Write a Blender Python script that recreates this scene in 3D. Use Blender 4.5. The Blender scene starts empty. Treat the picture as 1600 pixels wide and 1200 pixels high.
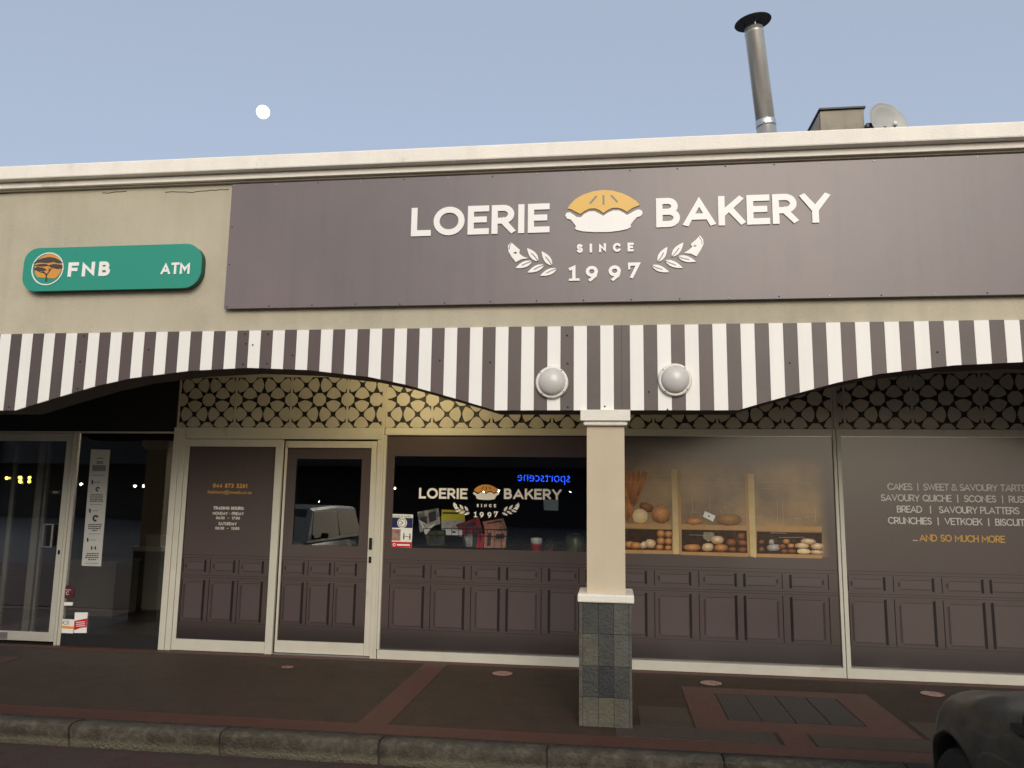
import bpy, bmesh, math, random
from mathutils import Vector, Matrix
random.seed(7)
R = math.radians
sc = bpy.context.scene
col = sc.collection

# ------------------------------------------------------------------ camera
F_PX, PITCH, YAW, ROLL, EYE = 1212.3, 0.143483, -0.12857, 0.0138, 1.65
def cam_axes():
    ca, sa, cb, sb = math.cos(PITCH), math.sin(PITCH), math.cos(YAW), math.sin(YAW)
    rz = lambda v: Vector((cb*v[0]+sb*v[1], -sb*v[0]+cb*v[1], v[2]))
    fwd = rz((0, ca, sa)); right = rz((1, 0, 0)); up = rz((0, -sa, ca))
    c, s = math.cos(ROLL), math.sin(ROLL)
    return right*c + up*s, up*c - right*s, fwd
AX = cam_axes()
cd = bpy.data.cameras.new('camera'); cam = bpy.data.objects.new('camera', cd); col.objects.link(cam)
cd.sensor_width = 36; cd.lens = 36*F_PX/1600; cd.clip_end = 5000; cd.clip_start = .05
M = Matrix((AX[0], AX[1], -AX[2])).transposed().to_4x4(); M.translation = Vector((0, 0, EYE))
cam.matrix_world = M
sc.camera = cam
def at(px, py, Y):
    """point of the plane y=Y seen at photo pixel px,py (photo 1600x1200)"""
    d = AX[2]*F_PX + AX[0]*(px-800) - AX[1]*(py-600)
    return Vector((0, 0, EYE)) + d*(Y/d.y)

# ------------------------------------------------------------------ light
HAZE_MIX, HAZE_COL = .66, (.355, .395, .465)     # thin even evening haze over the whole sky
SUN_EL, SUN_AZ = 28.0, 168.0        # elevation; compass bearing (0 = +Y, clockwise)
w = bpy.data.worlds.new('World'); sc.world = w; w.use_nodes = True
nt = w.node_tree; nt.nodes.clear()
sky = nt.nodes.new('ShaderNodeTexSky'); sky.sky_type = 'NISHITA'; sky.sun_disc = False
sky.sun_elevation = R(SUN_EL); sky.sun_rotation = R(SUN_AZ)
sky.air_density = 1.0; sky.dust_density = 4.0; sky.ozone_density = 1.2; sky.altitude = 100
bg = nt.nodes.new('ShaderNodeBackground'); bg.inputs['Strength'].default_value = 0.15
wo = nt.nodes.new('ShaderNodeOutputWorld')
mixn = nt.nodes.new('ShaderNodeMix'); mixn.data_type = 'RGBA'; mixn.inputs[0].default_value = HAZE_MIX
mixn.inputs[7].default_value = (*[v/.15 for v in HAZE_COL], 1)
nt.links.new(sky.outputs[0], mixn.inputs[6]); nt.links.new(mixn.outputs[2], bg.inputs[0]); nt.links.new(bg.outputs[0], wo.inputs[0])
sl = bpy.data.lights.new('sun', 'SUN'); sl.energy = 1.1; sl.angle = R(30); sl.color = (1, .94, .84)
so = bpy.data.objects.new('sun', sl); col.objects.link(so)
sd = Vector((math.sin(R(SUN_AZ))*math.cos(R(SUN_EL)), math.cos(R(SUN_AZ))*math.cos(R(SUN_EL)), math.sin(R(SUN_EL))))
so.rotation_euler = sd.to_track_quat('Z', 'Y').to_euler(); so.location = sd*50
vs = sc.view_settings
vs.view_transform = 'Standard'; vs.look = 'None'; vs.gamma = 1; vs.use_curve_mapping = False
vs.exposure = 0.45

# ------------------------------------------------------------------ materials
def lin(c):
    return tuple((x/12.92 if x <= .04045 else ((x+.055)/1.055)**2.4) for x in [v/255 for v in c])
def mat(name, c, rough=.6, var=.12, scale=6, bump=0, bscale=80, metal=0, spec=.5, c2=None, cover=.5,
        streak=0, coat=0, emit=0, stretch=(1, 1, 1), detail=5, blend=.08, grade=None):
    m = bpy.data.materials.new(name); m.use_nodes = True
    N, L = m.node_tree.nodes, m.node_tree.links
    b = N['Principled BSDF']; b.inputs['Roughness'].default_value = rough
    b.inputs['Metallic'].default_value = metal; b.inputs['Specular IOR Level'].default_value = spec
    b.inputs['Coat Weight'].default_value = coat; b.inputs['Coat Roughness'].default_value = .08
    geo = N.new('ShaderNodeNewGeometry')
    mp = N.new('ShaderNodeMapping'); L.new(geo.outputs['Position'], mp.inputs[0]); mp.inputs['Scale'].default_value = stretch
    nz = N.new('ShaderNodeTexNoise'); L.new(mp.outputs[0], nz.inputs[0])
    nz.inputs['Scale'].default_value = scale; nz.inputs['Detail'].default_value = detail; nz.inputs['Roughness'].default_value = .62
    cr = N.new('ShaderNodeValToRGB'); L.new(nz.outputs[0], cr.inputs[0])
    e = cr.color_ramp.elements
    e[0].position = .3; e[0].color = (*[x*(1-var) for x in c], 1)
    e[1].position = .7; e[1].color = (*[min(1, x*(1+var)) for x in c], 1)
    out = cr.outputs[0]
    def mixin(fac, colr, prev):
        mx = N.new('ShaderNodeMix'); mx.data_type = 'RGBA'; L.new(fac, mx.inputs[0]); L.new(prev, mx.inputs[6])
        mx.inputs[7].default_value = (*colr, 1); return mx.outputs[2]
    if c2:
        n2 = N.new('ShaderNodeTexNoise'); L.new(geo.outputs['Position'], n2.inputs[0])
        n2.inputs['Scale'].default_value = scale*.45; n2.inputs['Detail'].default_value = 8; n2.inputs['Roughness'].default_value = .7
        r2 = N.new('ShaderNodeMapRange'); r2.interpolation_type = 'SMOOTHSTEP'
        r2.inputs[1].default_value = cover-blend; r2.inputs[2].default_value = cover+blend
        L.new(n2.outputs[0], r2.inputs[0]); out = mixin(r2.outputs[0], c2, out)
    if streak:
        ms = N.new('ShaderNodeMapping'); L.new(geo.outputs['Position'], ms.inputs[0]); ms.inputs['Scale'].default_value = (9, 9, .55)
        n3 = N.new('ShaderNodeTexNoise'); L.new(ms.outputs[0], n3.inputs[0]); n3.inputs['Scale'].default_value = 1; n3.inputs['Detail'].default_value = 6
        r3 = N.new('ShaderNodeMapRange'); r3.inputs[1].default_value = .5; r3.inputs[2].default_value = .78; r3.inputs[4].default_value = streak
        L.new(n3.outputs[0], r3.inputs[0]); out = mixin(r3.outputs[0], tuple(x*.55 for x in c), out)
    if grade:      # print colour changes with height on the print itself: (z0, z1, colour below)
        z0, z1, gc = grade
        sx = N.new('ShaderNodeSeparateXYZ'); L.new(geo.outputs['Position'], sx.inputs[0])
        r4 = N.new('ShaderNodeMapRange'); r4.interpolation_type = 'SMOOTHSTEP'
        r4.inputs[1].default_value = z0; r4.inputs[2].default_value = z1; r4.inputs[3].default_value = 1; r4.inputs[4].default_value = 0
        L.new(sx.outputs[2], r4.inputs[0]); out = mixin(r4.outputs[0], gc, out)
    L.new(out, b.inputs['Base Color'])
    if bump:
        nb = N.new('ShaderNodeTexNoise'); L.new(mp.outputs[0], nb.inputs[0]); nb.inputs['Scale'].default_value = bscale; nb.inputs['Detail'].default_value = 6
        bp = N.new('ShaderNodeBump'); bp.inputs['Strength'].default_value = bump; bp.inputs['Distance'].default_value = .01
        L.new(nb.outputs[0], bp.inputs['Height']); L.new(bp.outputs[0], b.inputs['Normal'])
    if emit:
        b.inputs['Emission Color'].default_value = (*c, 1); b.inputs['Emission Strength'].default_value = emit
    return m
def glass_mat(name, tint=(1, 1, 1), refl=1.0):
    m = bpy.data.materials.new(name); m.use_nodes = True
    N, L = m.node_tree.nodes, m.node_tree.links; N.clear()
    o = N.new('ShaderNodeOutputMaterial'); mx = N.new('ShaderNodeMixShader')
    t = N.new('ShaderNodeBsdfTransparent'); t.inputs[0].default_value = (*tint, 1)
    g = N.new('ShaderNodeBsdfGlossy'); g.inputs['Roughness'].default_value = 0.0
    g.inputs['Color'].default_value = (refl, refl, refl, 1)
    f = N.new('ShaderNodeFresnel'); f.inputs[0].default_value = 1.52
    nz = N.new('ShaderNodeTexNoise'); nz.inputs['Scale'].default_value = 1.3
    geo = N.new('ShaderNodeNewGeometry'); L.new(geo.outputs['Position'], nz.inputs[0])
    bp = N.new('ShaderNodeBump'); bp.inputs['Strength'].default_value = .02; bp.inputs['Distance'].default_value = .03
    L.new(nz.outputs[0], bp.inputs['Height']); L.new(bp.outputs[0], g.inputs['Normal'])
    ml = N.new('ShaderNodeMath'); ml.operation = 'MULTIPLY'; ml.inputs[1].default_value = 2.0
    L.new(f.outputs[0], ml.inputs[0]); L.new(ml.outputs[0], mx.inputs[0])
    L.new(t.outputs[0], mx.inputs[1]); L.new(g.outputs[0], mx.inputs[2]); L.new(mx.outputs[0], o.inputs[0])
    return m

WALL = mat('plaster_beige', lin((186, 178, 157)), .85, .06, 1.6, .3, 90, c2=lin((172, 164, 143)), cover=.55, streak=.22, blend=.12)
COPE = mat('coping_paint', lin((242, 236, 224)), .7, .04, 4, .3, 70, c2=lin((196, 188, 172)), cover=.66, streak=.14)
WHITE = mat('white_board', lin((236, 234, 228)), .45, .02, 3, streak=.16)
BROWN = mat('brown_board', lin((90, 77, 75)), .45, .05, 2.5, c2=lin((82, 74, 72)), cover=.55, streak=.25)
SIGN = mat('sign_panel', lin((120, 108, 108)), .36, .05, 1.3, c2=lin((110, 103, 104)), cover=.52, streak=.22, blend=.2)
LETTER = mat('letter_white', lin((240, 238, 233)), .4, .02, 5)
GOLD = mat('pie_yellow', lin((222, 176, 74)), .4, .03, 5)
SOFFIT = mat('soffit_brown', lin((66, 56, 50)), .8, .1, 3, .2)
BLACK = mat('black_board', lin((16, 15, 15)), .6, .2, 3)
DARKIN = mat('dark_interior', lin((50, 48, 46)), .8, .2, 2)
FRAME = mat('frame_cream', lin((188, 185, 172)), .42, .05, 5, .1, 60, c2=lin((160, 155, 140)), cover=.66)
RUBBER = mat('gasket_black', lin((28, 26, 25)), .6, .1)
LATT = mat('lattice_cream', lin((176, 170, 156)), .6, .08, 5, .1)
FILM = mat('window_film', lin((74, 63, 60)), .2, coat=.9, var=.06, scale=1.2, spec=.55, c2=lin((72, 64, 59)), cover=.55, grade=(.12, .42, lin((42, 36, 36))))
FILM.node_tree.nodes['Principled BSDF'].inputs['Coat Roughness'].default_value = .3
GROOVE = mat('print_groove', lin((38, 32, 33)), .18, .1, 9)
GROOVE2 = mat('print_soft_groove', lin((66, 56, 57)), .18, .1, 9)
FIELD = mat('print_panel_field', lin((79, 68, 67)), .2, .06, 2, coat=.9)
FIELD.node_tree.nodes['Principled BSDF'].inputs['Coat Roughness'].default_value = .3
LINE = mat('print_line', lin((61, 53, 52)), .18, .05, 9)
GREEN = mat('sign_green', lin((42, 146, 124)), .3, .03, 3)
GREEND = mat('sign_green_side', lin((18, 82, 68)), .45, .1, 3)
ORANGE = mat('emblem_orange', lin((214, 150, 62)), .4, .03, 5)
SLATEC = [mat('slate_%s' % n, lin(c), .55, .22, 14, .5, 45, c2=lin(d), cover=.6) for n, c, d in [
    ('olive', (76, 74, 64), (90, 86, 72)), ('charcoal', (52, 53, 50), (62, 63, 58)), ('black', (34, 35, 36), (44, 45, 46)),
    ('grey', (72, 72, 66), (86, 84, 74)), ('moss', (80, 78, 62), (60, 61, 54))]]
GROUT = mat('grout', lin((92, 89, 78)), .9, .1, 20)
SHAFT = mat('column_paint', lin((191, 177, 152)), .75, .04, 3, .15, 90, streak=.1)
CAPM = mat('column_white', lin((224, 219, 207)), .6, .06, 6, .25, 60, c2=lin((182, 172, 152)), cover=.68)
PAVE = mat('paver_brown', lin((58, 43, 34)), .72, .22, 9, .6, 70, c2=lin((46, 40, 31)), cover=.52, spec=.35, blend=.15)
PAVE2 = mat('paver_grey', lin((62, 53, 43)), .7, .14, 9, .5, 60)
PAVE3 = mat('paver_dark', lin((38, 33, 29)), .6, .14, 9, .5, 60)
REDP = mat('paver_red', lin((70, 39, 31)), .6, .16, 8, .4, 60)
ROAD = mat('road_red_paint', lin((58, 38, 32)), .85, .3, 9, .7, 90, c2=lin((54, 44, 40)), cover=.52)
ASPH = mat('asphalt', (.05, .05, .05), .9, .25, 8, .6, 90)
KERB = mat('kerb_concrete', lin((76, 71, 60)), .9, .35, 26, 1.0, 60, c2=lin((58, 53, 42)), cover=.5, blend=.10, grade=(-.125, -.07, lin((116, 110, 92))))
STEEL = mat('flue_steel', lin((206, 202, 194)), .36, .12, 5, metal=.75, stretch=(1, 1, .25), c2=lin((176, 158, 132)), cover=.6)
STEEL2 = mat('foil_tape', lin((205, 205, 205)), .3, .2, 40, .8, 60, metal=.9)
COWL = mat('cowl_black', lin((20, 20, 22)), .6, .2)
VENT = mat('vent_grey', lin((146, 138, 122)), .7, .12, 6, .2, c2=lin((118, 108, 94)), cover=.55)
DISH = mat('dish_grey', lin((172, 173, 168)), .5, .05, 4)
ALU = mat('aluminium', lin((190, 188, 182)), .3, .1, 8, metal=.8)
METALD = mat('dark_metal', lin((40, 40, 42)), .4, .1, 8, metal=.6)
LAMPR = mat('lamp_rim', lin((226, 221, 212)), .45, .04, 8, c2=lin((170, 160, 140)), cover=.7)
LAMPD = mat('lamp_dome', lin((196, 193, 188)), .35, .04, 8, coat=.2)
CARP = mat('car_paint_dark', lin((38, 42, 44)), .42, .15, 6, coat=.25, c2=lin((56, 55, 50)), cover=.5)
CARW = mat('car_paint_white', lin((150, 150, 144)), .35, .03, 4, coat=.6)
CARG = mat('car_glass', lin((14, 16, 18)), .05, .05, spec=.8)
TYRE = mat('tyre_rubber', lin((24, 24, 24)), .85, .15, 20, .3)
RIM = mat('wheel_rim', lin((120, 120, 122)), .4, .1, metal=.7)
PLASTIC = mat('black_plastic', lin((26, 26, 28)), .5, .1)
LENS = mat('headlight_lens', lin((170, 174, 176)), .12, .1, coat=1)
PAPER = mat('paper', lin((226, 226, 220)), .6, .03, 9)
INK = mat('ink', lin((34, 34, 36)), .6, .05)
INKG = mat('ink_grey', lin((112, 112, 114)), .6, .05)
RED = mat('print_red', lin((186, 32, 44)), .35, .05)
REDD = mat('print_maroon', lin((84, 36, 40)), .35, .05)
NAVY = mat('print_navy', lin((26, 34, 78)), .35, .05)
ORG = mat('print_orange', lin((226, 146, 60)), .4, .05)
YEL = mat('print_yellow', lin((214, 206, 40)), .4, .06, 12)
PINK = mat('floor_sticker', lin((150, 124, 116)), .5, .06, 30, c2=lin((120, 72, 64)), cover=.52)
COUNTER = mat('counter_grey', lin((92, 90, 82)), .6, .05)
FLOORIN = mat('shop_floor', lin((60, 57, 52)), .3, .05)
WOOD = mat('print_wood', lin((172, 136, 92)), .2, .1, 14, stretch=(1, 1, .2))
WOODL = mat('print_wood_light', lin((196, 174, 126)), .2, .08, 14)
GLASS = glass_mat('window_glass')
LEAF = mat('plant_leaf', (.05, .09, .03), .6, .3, 30)
BLDG = mat('far_building', lin((58, 54, 52)), .9, .1, 1)
NEON = mat('neon_blue', (.02, .10, 1.0), .5, 0, emit=9)
BULBW = mat('lamp_glow_white', (1.0, .93, .78), .5, 0, emit=14)
BULBY = mat('lamp_glow_yellow', (1.0, .78, .12), .5, 0, emit=8)
MOON = mat('moon_glow', (1.0, 1.0, .97), .5, 0, emit=1.6)
SHELFGOLD = mat('gold_print', lin((196, 152, 62)), .3, .04)
TXT = mat('text_print', lin((206, 202, 196)), .3, .03)

# ------------------------------------------------------------------ object helpers
def tag(o, label=None, cat=None, group=None, kind=None):
    for k, v in (('label', label), ('category', cat), ('group', group), ('kind', kind)):
        if v: o[k] = v
    return o
def empty(name, loc, label=None, cat=None, group=None, kind=None, rz=0):
    o = bpy.data.objects.new(name, None); col.objects.link(o); o.location = loc; o.rotation_euler.z = rz
    o.empty_display_size = .1
    return tag(o, label, cat, group, kind)
def wloc(o):
    v = Vector((0, 0, 0))
    while o: v = v + o.location; o = o.parent
    return v
class MB:
    def __init__(s): s.bm = bmesh.new()
    def box(s, x0, x1, y0, y1, z0, z1, bev=0):
        g = bmesh.ops.create_cube(s.bm, size=1)['verts']
        for v in g: v.co = Vector((x0+(v.co.x+.5)*(x1-x0), y0+(v.co.y+.5)*(y1-y0), z0+(v.co.z+.5)*(z1-z0)))
        if bev:
            es = list({e for v in g for e in v.link_edges})
            bmesh.ops.bevel(s.bm, geom=es, offset=bev, segments=2, affect='EDGES', profile=.5)
        return s
    def prism(s, pts, y0, y1):
        """outline in (x,z), front at y0, back at y1"""
        a = sum(p[0]*q[1]-q[0]*p[1] for p, q in zip(pts, pts[1:]+pts[:1]))
        if a < 0: pts = pts[::-1]
        f = [s.bm.verts.new((x, y0, z)) for x, z in pts]; b = [s.bm.verts.new((x, y1, z)) for x, z in pts]
        s.bm.faces.new(f); s.bm.faces.new(b[::-1]); n = len(pts)
        for i in range(n): s.bm.faces.new((f[i], b[i], b[(i+1) % n], f[(i+1) % n]))
        return s
    def prismz(s, pts, z0, z1):
        f = [s.bm.verts.new((x, y, z1)) for x, y in pts]; b = [s.bm.verts.new((x, y, z0)) for x, y in pts]
        s.bm.faces.new(f); s.bm.faces.new(b[::-1]); n = len(pts)
        for i in range(n): s.bm.faces.new((f[i], b[i], b[(i+1) % n], f[(i+1) % n]))
        return s
    def prismx(s, pts, x0, x1):
        f = [s.bm.verts.new((x0, y, z)) for y, z in pts]; b = [s.bm.verts.new((x1, y, z)) for y, z in pts]
        s.bm.faces.new(f); s.bm.faces.new(b[::-1]); n = len(pts)
        for i in range(n): s.bm.faces.new((f[i], b[i], b[(i+1) % n], f[(i+1) % n]))
        return s
    def lathe(s, prof, c=(0, 0, 0), n=32, axis='Z', smooth=True, mtx=None):
        rings = []
        for r, h in prof:
            ring = []
            for i in range(n):
                a = 2*math.pi*i/n
                p = Vector((r*math.cos(a), r*math.sin(a), h))
                if axis == 'Y': p = Vector((p.x, -h, p.y))
                if axis == 'X': p = Vector((h, p.x, p.y))
                if mtx: p = mtx @ p
                ring.append(s.bm.verts.new(p+Vector(c)))
            rings.append(ring)
        for a, b in zip(rings, rings[1:]):
            for i in range(n):
                f = s.bm.faces.new((a[i], a[(i+1) % n], b[(i+1) % n], b[i])); f.smooth = smooth
        s.bm.faces.new(rings[0][::-1]); s.bm.faces.new(rings[-1])
        return s
    def tube(s, pts, r, n=8):
        pts = [Vector(p) for p in pts]; rings = []
        for i, p in enumerate(pts):
            t = (pts[min(i+1, len(pts)-1)]-pts[max(i-1, 0)]).normalized()
            u = t.orthogonal().normalized() if i == 0 else (u - t*u.dot(t)).normalized()
            v = t.cross(u)
            rings.append([s.bm.verts.new(p+(u*math.cos(2*math.pi*k/n)+v*math.sin(2*math.pi*k/n))*r) for k in range(n)])
        for a, b in zip(rings, rings[1:]):
            for i in range(n): s.bm.faces.new((a[i], a[(i+1) % n], b[(i+1) % n], b[i])).smooth = True
        s.bm.faces.new(rings[0][::-1]); s.bm.faces.new(rings[-1]); return s
    def quad(s, *p):
        s.bm.faces.new([s.bm.verts.new(q) for q in p]); return s
    def build(s, name, m, parent=None, bev=0, **kw):
        bmesh.ops.recalc_face_normals(s.bm, faces=s.bm.faces)
        me = bpy.data.meshes.new(name)
        if parent: org = wloc(parent)
        else:
            xs = [v.co for v in s.bm.verts]
            org = Vector(((min(v.x for v in xs)+max(v.x for v in xs))/2, (min(v.y for v in xs)+max(v.y for v in xs))/2, min(v.z for v in xs)))
        bmesh.ops.translate(s.bm, verts=s.bm.verts, vec=-org)
        s.bm.to_mesh(me); s.bm.free(); me.materials.append(m)
        o = bpy.data.objects.new(name, me); col.objects.link(o)
        if parent: o.parent = parent
        else: o.location = org
        if bev:
            md = o.modifiers.new('bevel', 'BEVEL'); md.width = bev; md.segments = 2; md.limit_method = 'ANGLE'
        return tag(o, **kw)
def B(name, m, parent, x0, x1, y0, y1, z0, z1, bev=0, **kw):
    return MB().box(x0, x1, y0, y1, z0, z1).build(name, m, parent, bev, **kw)
def kids(o): return [c for c in bpy.data.objects if c.parent == o]
def copy_tree(o, parent=None):
    c = o.copy(); col.objects.link(c); c.parent = parent
    for ch in kids(o): copy_tree(ch, c)
    return c

# ------------------------------------------------------------------ lettering
def arc(cx, cy, rx, ry, a0, a1, n=14):
    return [(cx+rx*math.cos(R(a0+(a1-a0)*i/n)), cy+ry*math.sin(R(a0+(a1-a0)*i/n))) for i in range(n+1)]
O_ = arc(.45, .5, .45, .5, 90, 450, 28)
GL = {
 'A': (.84, [[(0, 0), (.42, 1), (.84, 0)], [(.25, .28), (.59, .28)]]),
 'B': (.60, [[(0, 0), (0, 1)], [(.1, 1), (.28, 1)]+arc(.30, .765, .22, .235, 90, -90, 10)+[(.1, .53)], [(.14, .53)]+arc(.32, .265, .27, .265, 90, -90, 10)+[(.1, 0)]]),
 'C': (.80, [arc(.45, .5, .45, .5, 45, 315, 22)]),
 'D': (.76, [[(0, 0), (0, 1)], [(.1, 1)]+arc(.28, .5, .46, .5, 90, -90, 16)+[(.1, 0)]]),
 'E': (.52, [[(.54, 1), (0, 1), (0, 0), (.54, 0)], [(.06, .52), (.46, .52)]]),
 'F': (.50, [[(.54, 1), (0, 1), (0, 0)], [(.06, .50), (.46, .50)]]),
 'G': (.84, [arc(.45, .5, .45, .5, 45, 330, 22)+[(.84, .47), (.52, .47)]]),
 'H': (.66, [[(0, 0), (0, 1)], [(.66, 0), (.66, 1)], [(.06, .52), (.60, .52)]]),
 'I': (.02, [[(.01, 0), (.01, 1)]]),
 'K': (.62, [[(0, 0), (0, 1)], [(.60, 1), (.08, .42)], [(.26, .60), (.66, 0)]]),
 'L': (.48, [[(0, 1), (0, 0), (.50, 0)]]),
 'M': (.86, [[(0, 0), (0, 1), (.43, .35), (.86, 1), (.86, 0)]]),
 'N': (.70, [[(0, 0), (0, 1), (.70, 0), (.70, 1)]]),
 'O': (.90, [O_]),
 'P': (.58, [[(0, 0), (0, 1)], [(.1, 1)]+arc(.30, .72, .28, .28, 90, -90, 12)+[(.1, .44)]]),
 'Q': (.90, [O_, [(.55, .22), (.90, -.06)]]),
 'R': (.60, [[(0, 0), (0, 1)], [(.1, 1)]+arc(.30, .72, .28, .28, 90, -90, 12)+[(.1, .44)], [(.30, .42), (.60, 0)]]),
 'S': (.56, [arc(.29, .74, .25, .26, 35, 270, 14)+arc(.29, .25, .27, .25, 85, -150, 14)]),
 'T': (.66, [[(0, 1), (.66, 1)], [(.33, .96), (.33, 0)]]),
 'U': (.66, [[(0, 1), (0, .33)]+arc(.33, .33, .33, .33, 180, 360, 14)+[(.66, 1)]]),
 'V': (.78, [[(0, 1), (.39, 0), (.78, 1)]]),
 'W': (1.16, [[(0, 1), (.29, 0), (.58, .95), (.87, 0), (1.16, 1)]]),
 'Y': (.72, [[(0, 1), (.36, .42), (.72, 1)], [(.36, .36), (.36, 0)]]),
 'X': (.7, [[(0, 1), (.7, 0)], [(0, 0), (.7, 1)]]),
 '0': (.62, [arc(.31, .5, .31, .5, 90, 450, 24)]),
 '1': (.26, [[(0, .84), (.22, 1), (.22, 0)]]),
 '2': (.56, [arc(.28, .72, .26, .28, 150, -30, 12)+[(.02, 0), (.58, 0)]]),
 '3': (.54, [arc(.26, .75, .24, .25, 140, -85, 12), arc(.26, .27, .28, .27, 88, -145, 12)]),
 '4': (.62, [[(.44, 0), (.44, 1), (0, .28), (.64, .28)]]),
 '6': (.56, [arc(.28, .3, .28, .3, 90, 450, 20), [(.015, .38), (.1, .66), (.36, 1)]]),
 '7': (.56, [[(0, 1), (.54, 1), (.14, 0)]]),
 '8': (.54, [arc(.27, .76, .23, .24, -90, 270, 18), arc(.27, .27, .27, .26, 90, 450, 20)]),
 '9': (.58, [arc(.29, .69, .28, .31, -90, 270, 20), [(.565, .62), (.50, .32), (.20, 0)]]),
 '&': (.74, [[(.74, 0), (.16, .68)]+arc(.32, .80, .2, .2, 190, -20, 8)+[(.30, .52)]+arc(.27, .25, .27, .25, 100, 320, 10)+[(.68, .42)]]),
 '|': (.02, [[(.01, -.1), (.01, 1.05)]]), '-': (.3, [[(0, .45), (.3, .45)]]), '–': (.4, [[(0, .45), (.4, .45)]]),
 '.': (.04, [[(.0, .04), (.05, .04)]]), ':': (.04, [[(0, .12), (.05, .12)], [(0, .68), (.05, .68)]]), ' ': (.26, []),
}
def ribbon(mb, pts, wd, y0, y1, lim=None):
    q_ = [pts[0]]
    for p_ in pts[1:]:
        if abs(p_[0]-q_[-1][0])+abs(p_[1]-q_[-1][1]) > 1e-6: q_.append(p_)
    pts = q_
    n = len(pts); closed = (abs(pts[0][0]-pts[-1][0]) + abs(pts[0][1]-pts[-1][1])) < 1e-6
    P = [Vector(p) for p in pts]
    if closed: P = P[:-1]; n -= 1
    if lim and not closed:
        P[0] = P[0]-(P[1]-P[0]).normalized()*wd*.5; P[-1] = P[-1]+(P[-1]-P[-2]).normalized()*wd*.5
    Ls, Rs = [], []
    for i in range(n):
        d1 = (P[i]-P[i-1]) if (i > 0 or closed) else None
        d2 = (P[(i+1) % n]-P[i]) if (i < n-1 or closed) else None
        if d1 is None: d1 = d2
        if d2 is None: d2 = d1
        d1 = d1.normalized(); d2 = d2.normalized()
        n1 = Vector((-d1.y, d1.x)); n2 = Vector((-d2.y, d2.x)); m_ = (n1+n2)
        if m_.length < 1e-4: m_ = n1
        m_.normalize(); k = min(1/max(.2, m_.dot(n1)), 2.6)
        Ls.append(P[i]+m_*wd/2*k); Rs.append(P[i]-m_*wd/2*k)
    if lim:
        for v in Ls+Rs: v.y = min(max(v.y, lim[0]), lim[1])
    bm = mb.bm
    def V(p, y): return bm.verts.new((p.x, y, p.y))
    lf = [V(p, y0) for p in Ls]; rf = [V(p, y0) for p in Rs]; lb = [V(p, y1) for p in Ls]; rb = [V(p, y1) for p in Rs]
    rng = range(n) if closed else range(n-1)
    for i in rng:
        j = (i+1) % n
        for q in ((lf[i], lf[j], rf[j], rf[i]), (lb[i], rb[i], rb[j], lb[j]), (lf[i], lb[i], lb[j], lf[j]), (rf[i], rf[j], rb[j], rb[i])):
            try: bm.faces.new(q)
            except ValueError: pass
    if not closed:
        bm.faces.new((lf[0], rf[0], rb[0], lb[0])); bm.faces.new((lf[-1], lb[-1], rb[-1], rf[-1]))
def line_width(s, h, wd, tr, xs=1):
    return sum(GL[c][0]*(h-wd)*xs+wd+tr for c in s)-tr
def text(s, name, m, parent, x, z, h, wd, tr, y, dep, align='l', width=None, each=False, xs=1):
    """stroke lettering of cap height h, stroke wd, tracking tr; width stretches the tracking"""
    if width is not None and len(s) > 1:
        tr += (width-line_width(s, h, wd, tr, xs))/(len(s)-1)
    W = line_width(s, h, wd, tr, xs)
    if align == 'c': x -= W/2
    if align == 'r': x -= W
    mb = MB(); k = 0; out = []
    for c in s:
        gw, st = GL[c]; sx = h-wd; gx = sx*xs
        if each: mb = MB()
        for pl in st:
            pts = [(x+wd/2+px*gx, z+wd/2+py*sx) for px, py in pl]
            ribbon(mb, pts, wd, y-.00015*(k % 5), y+dep, (z-(h*.12 if c in 'Q|' else 0), z+h*(1.08 if c == '|' else 1))); k += 1
        if each and st: out.append(mb.build(name, m, parent))
        x += gw*gx+wd+tr
    return out if each else mb.build(name, m, parent)
def fonttext(s, name, m, parent, x, z, size, y, dep=.0008, align='CENTER', off=0, width=None, mirror=False):
    cu = bpy.data.curves.new(name, 'FONT'); cu.body = s; cu.size = size; cu.extrude = dep/2; cu.offset = off; cu.align_x = align
    t = bpy.data.objects.new(name, cu); col.objects.link(t)
    bpy.context.view_layer.update()
    me = bpy.data.meshes.new_from_object(t.evaluated_get(bpy.context.evaluated_depsgraph_get()))
    bpy.data.objects.remove(t); bpy.data.curves.remove(cu)
    xs = [v.co.x for v in me.vertices]; k = 1 if width is None else width/(max(xs)-min(xs))
    org = wloc(parent) if parent else Vector()
    for v in me.vertices:
        v.co = Vector((x+v.co.x*k*(-1 if mirror else 1), y-v.co.z, z+v.co.y))-org
    me.materials.clear(); me.materials.append(m)
    o = bpy.data.objects.new(name, me); col.objects.link(o); o.parent = parent
    return o

# ================================================================== SETTING
S = 7.97                                # plane of the shopfront
KY = 5.36                               # kerb face
# ground
g = MB(); g.box(-300, 300, -300, 20-12, -.4, -.152); g.build('parking_lot', ASPH, kind='structure')
road = MB().box(-40, 40, -2.0, KY, -.2, -.146).build('road', ROAD, kind='structure')
pv = empty('pavement', (0, 6.6, 0), kind='structure')
B('paving_base', PAVE, pv, -30, 30, KY+.15, S+.05, -.14, 0)
YB = .004
def sheet(name, m, x0, x1, y0, y1, lv=1, par=pv):
    return B(name, m, par, x0, x1, y0, y1, -.01, YB*lv)
sheet('red_band', REDP, -30, 30, KY+.155, 5.74)
sheet('red_band', REDP, -30, 30, 7.80, 7.925)
sheet('red_band', REDP, -1.84, -1.61, 5.74, 7.80)
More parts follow.
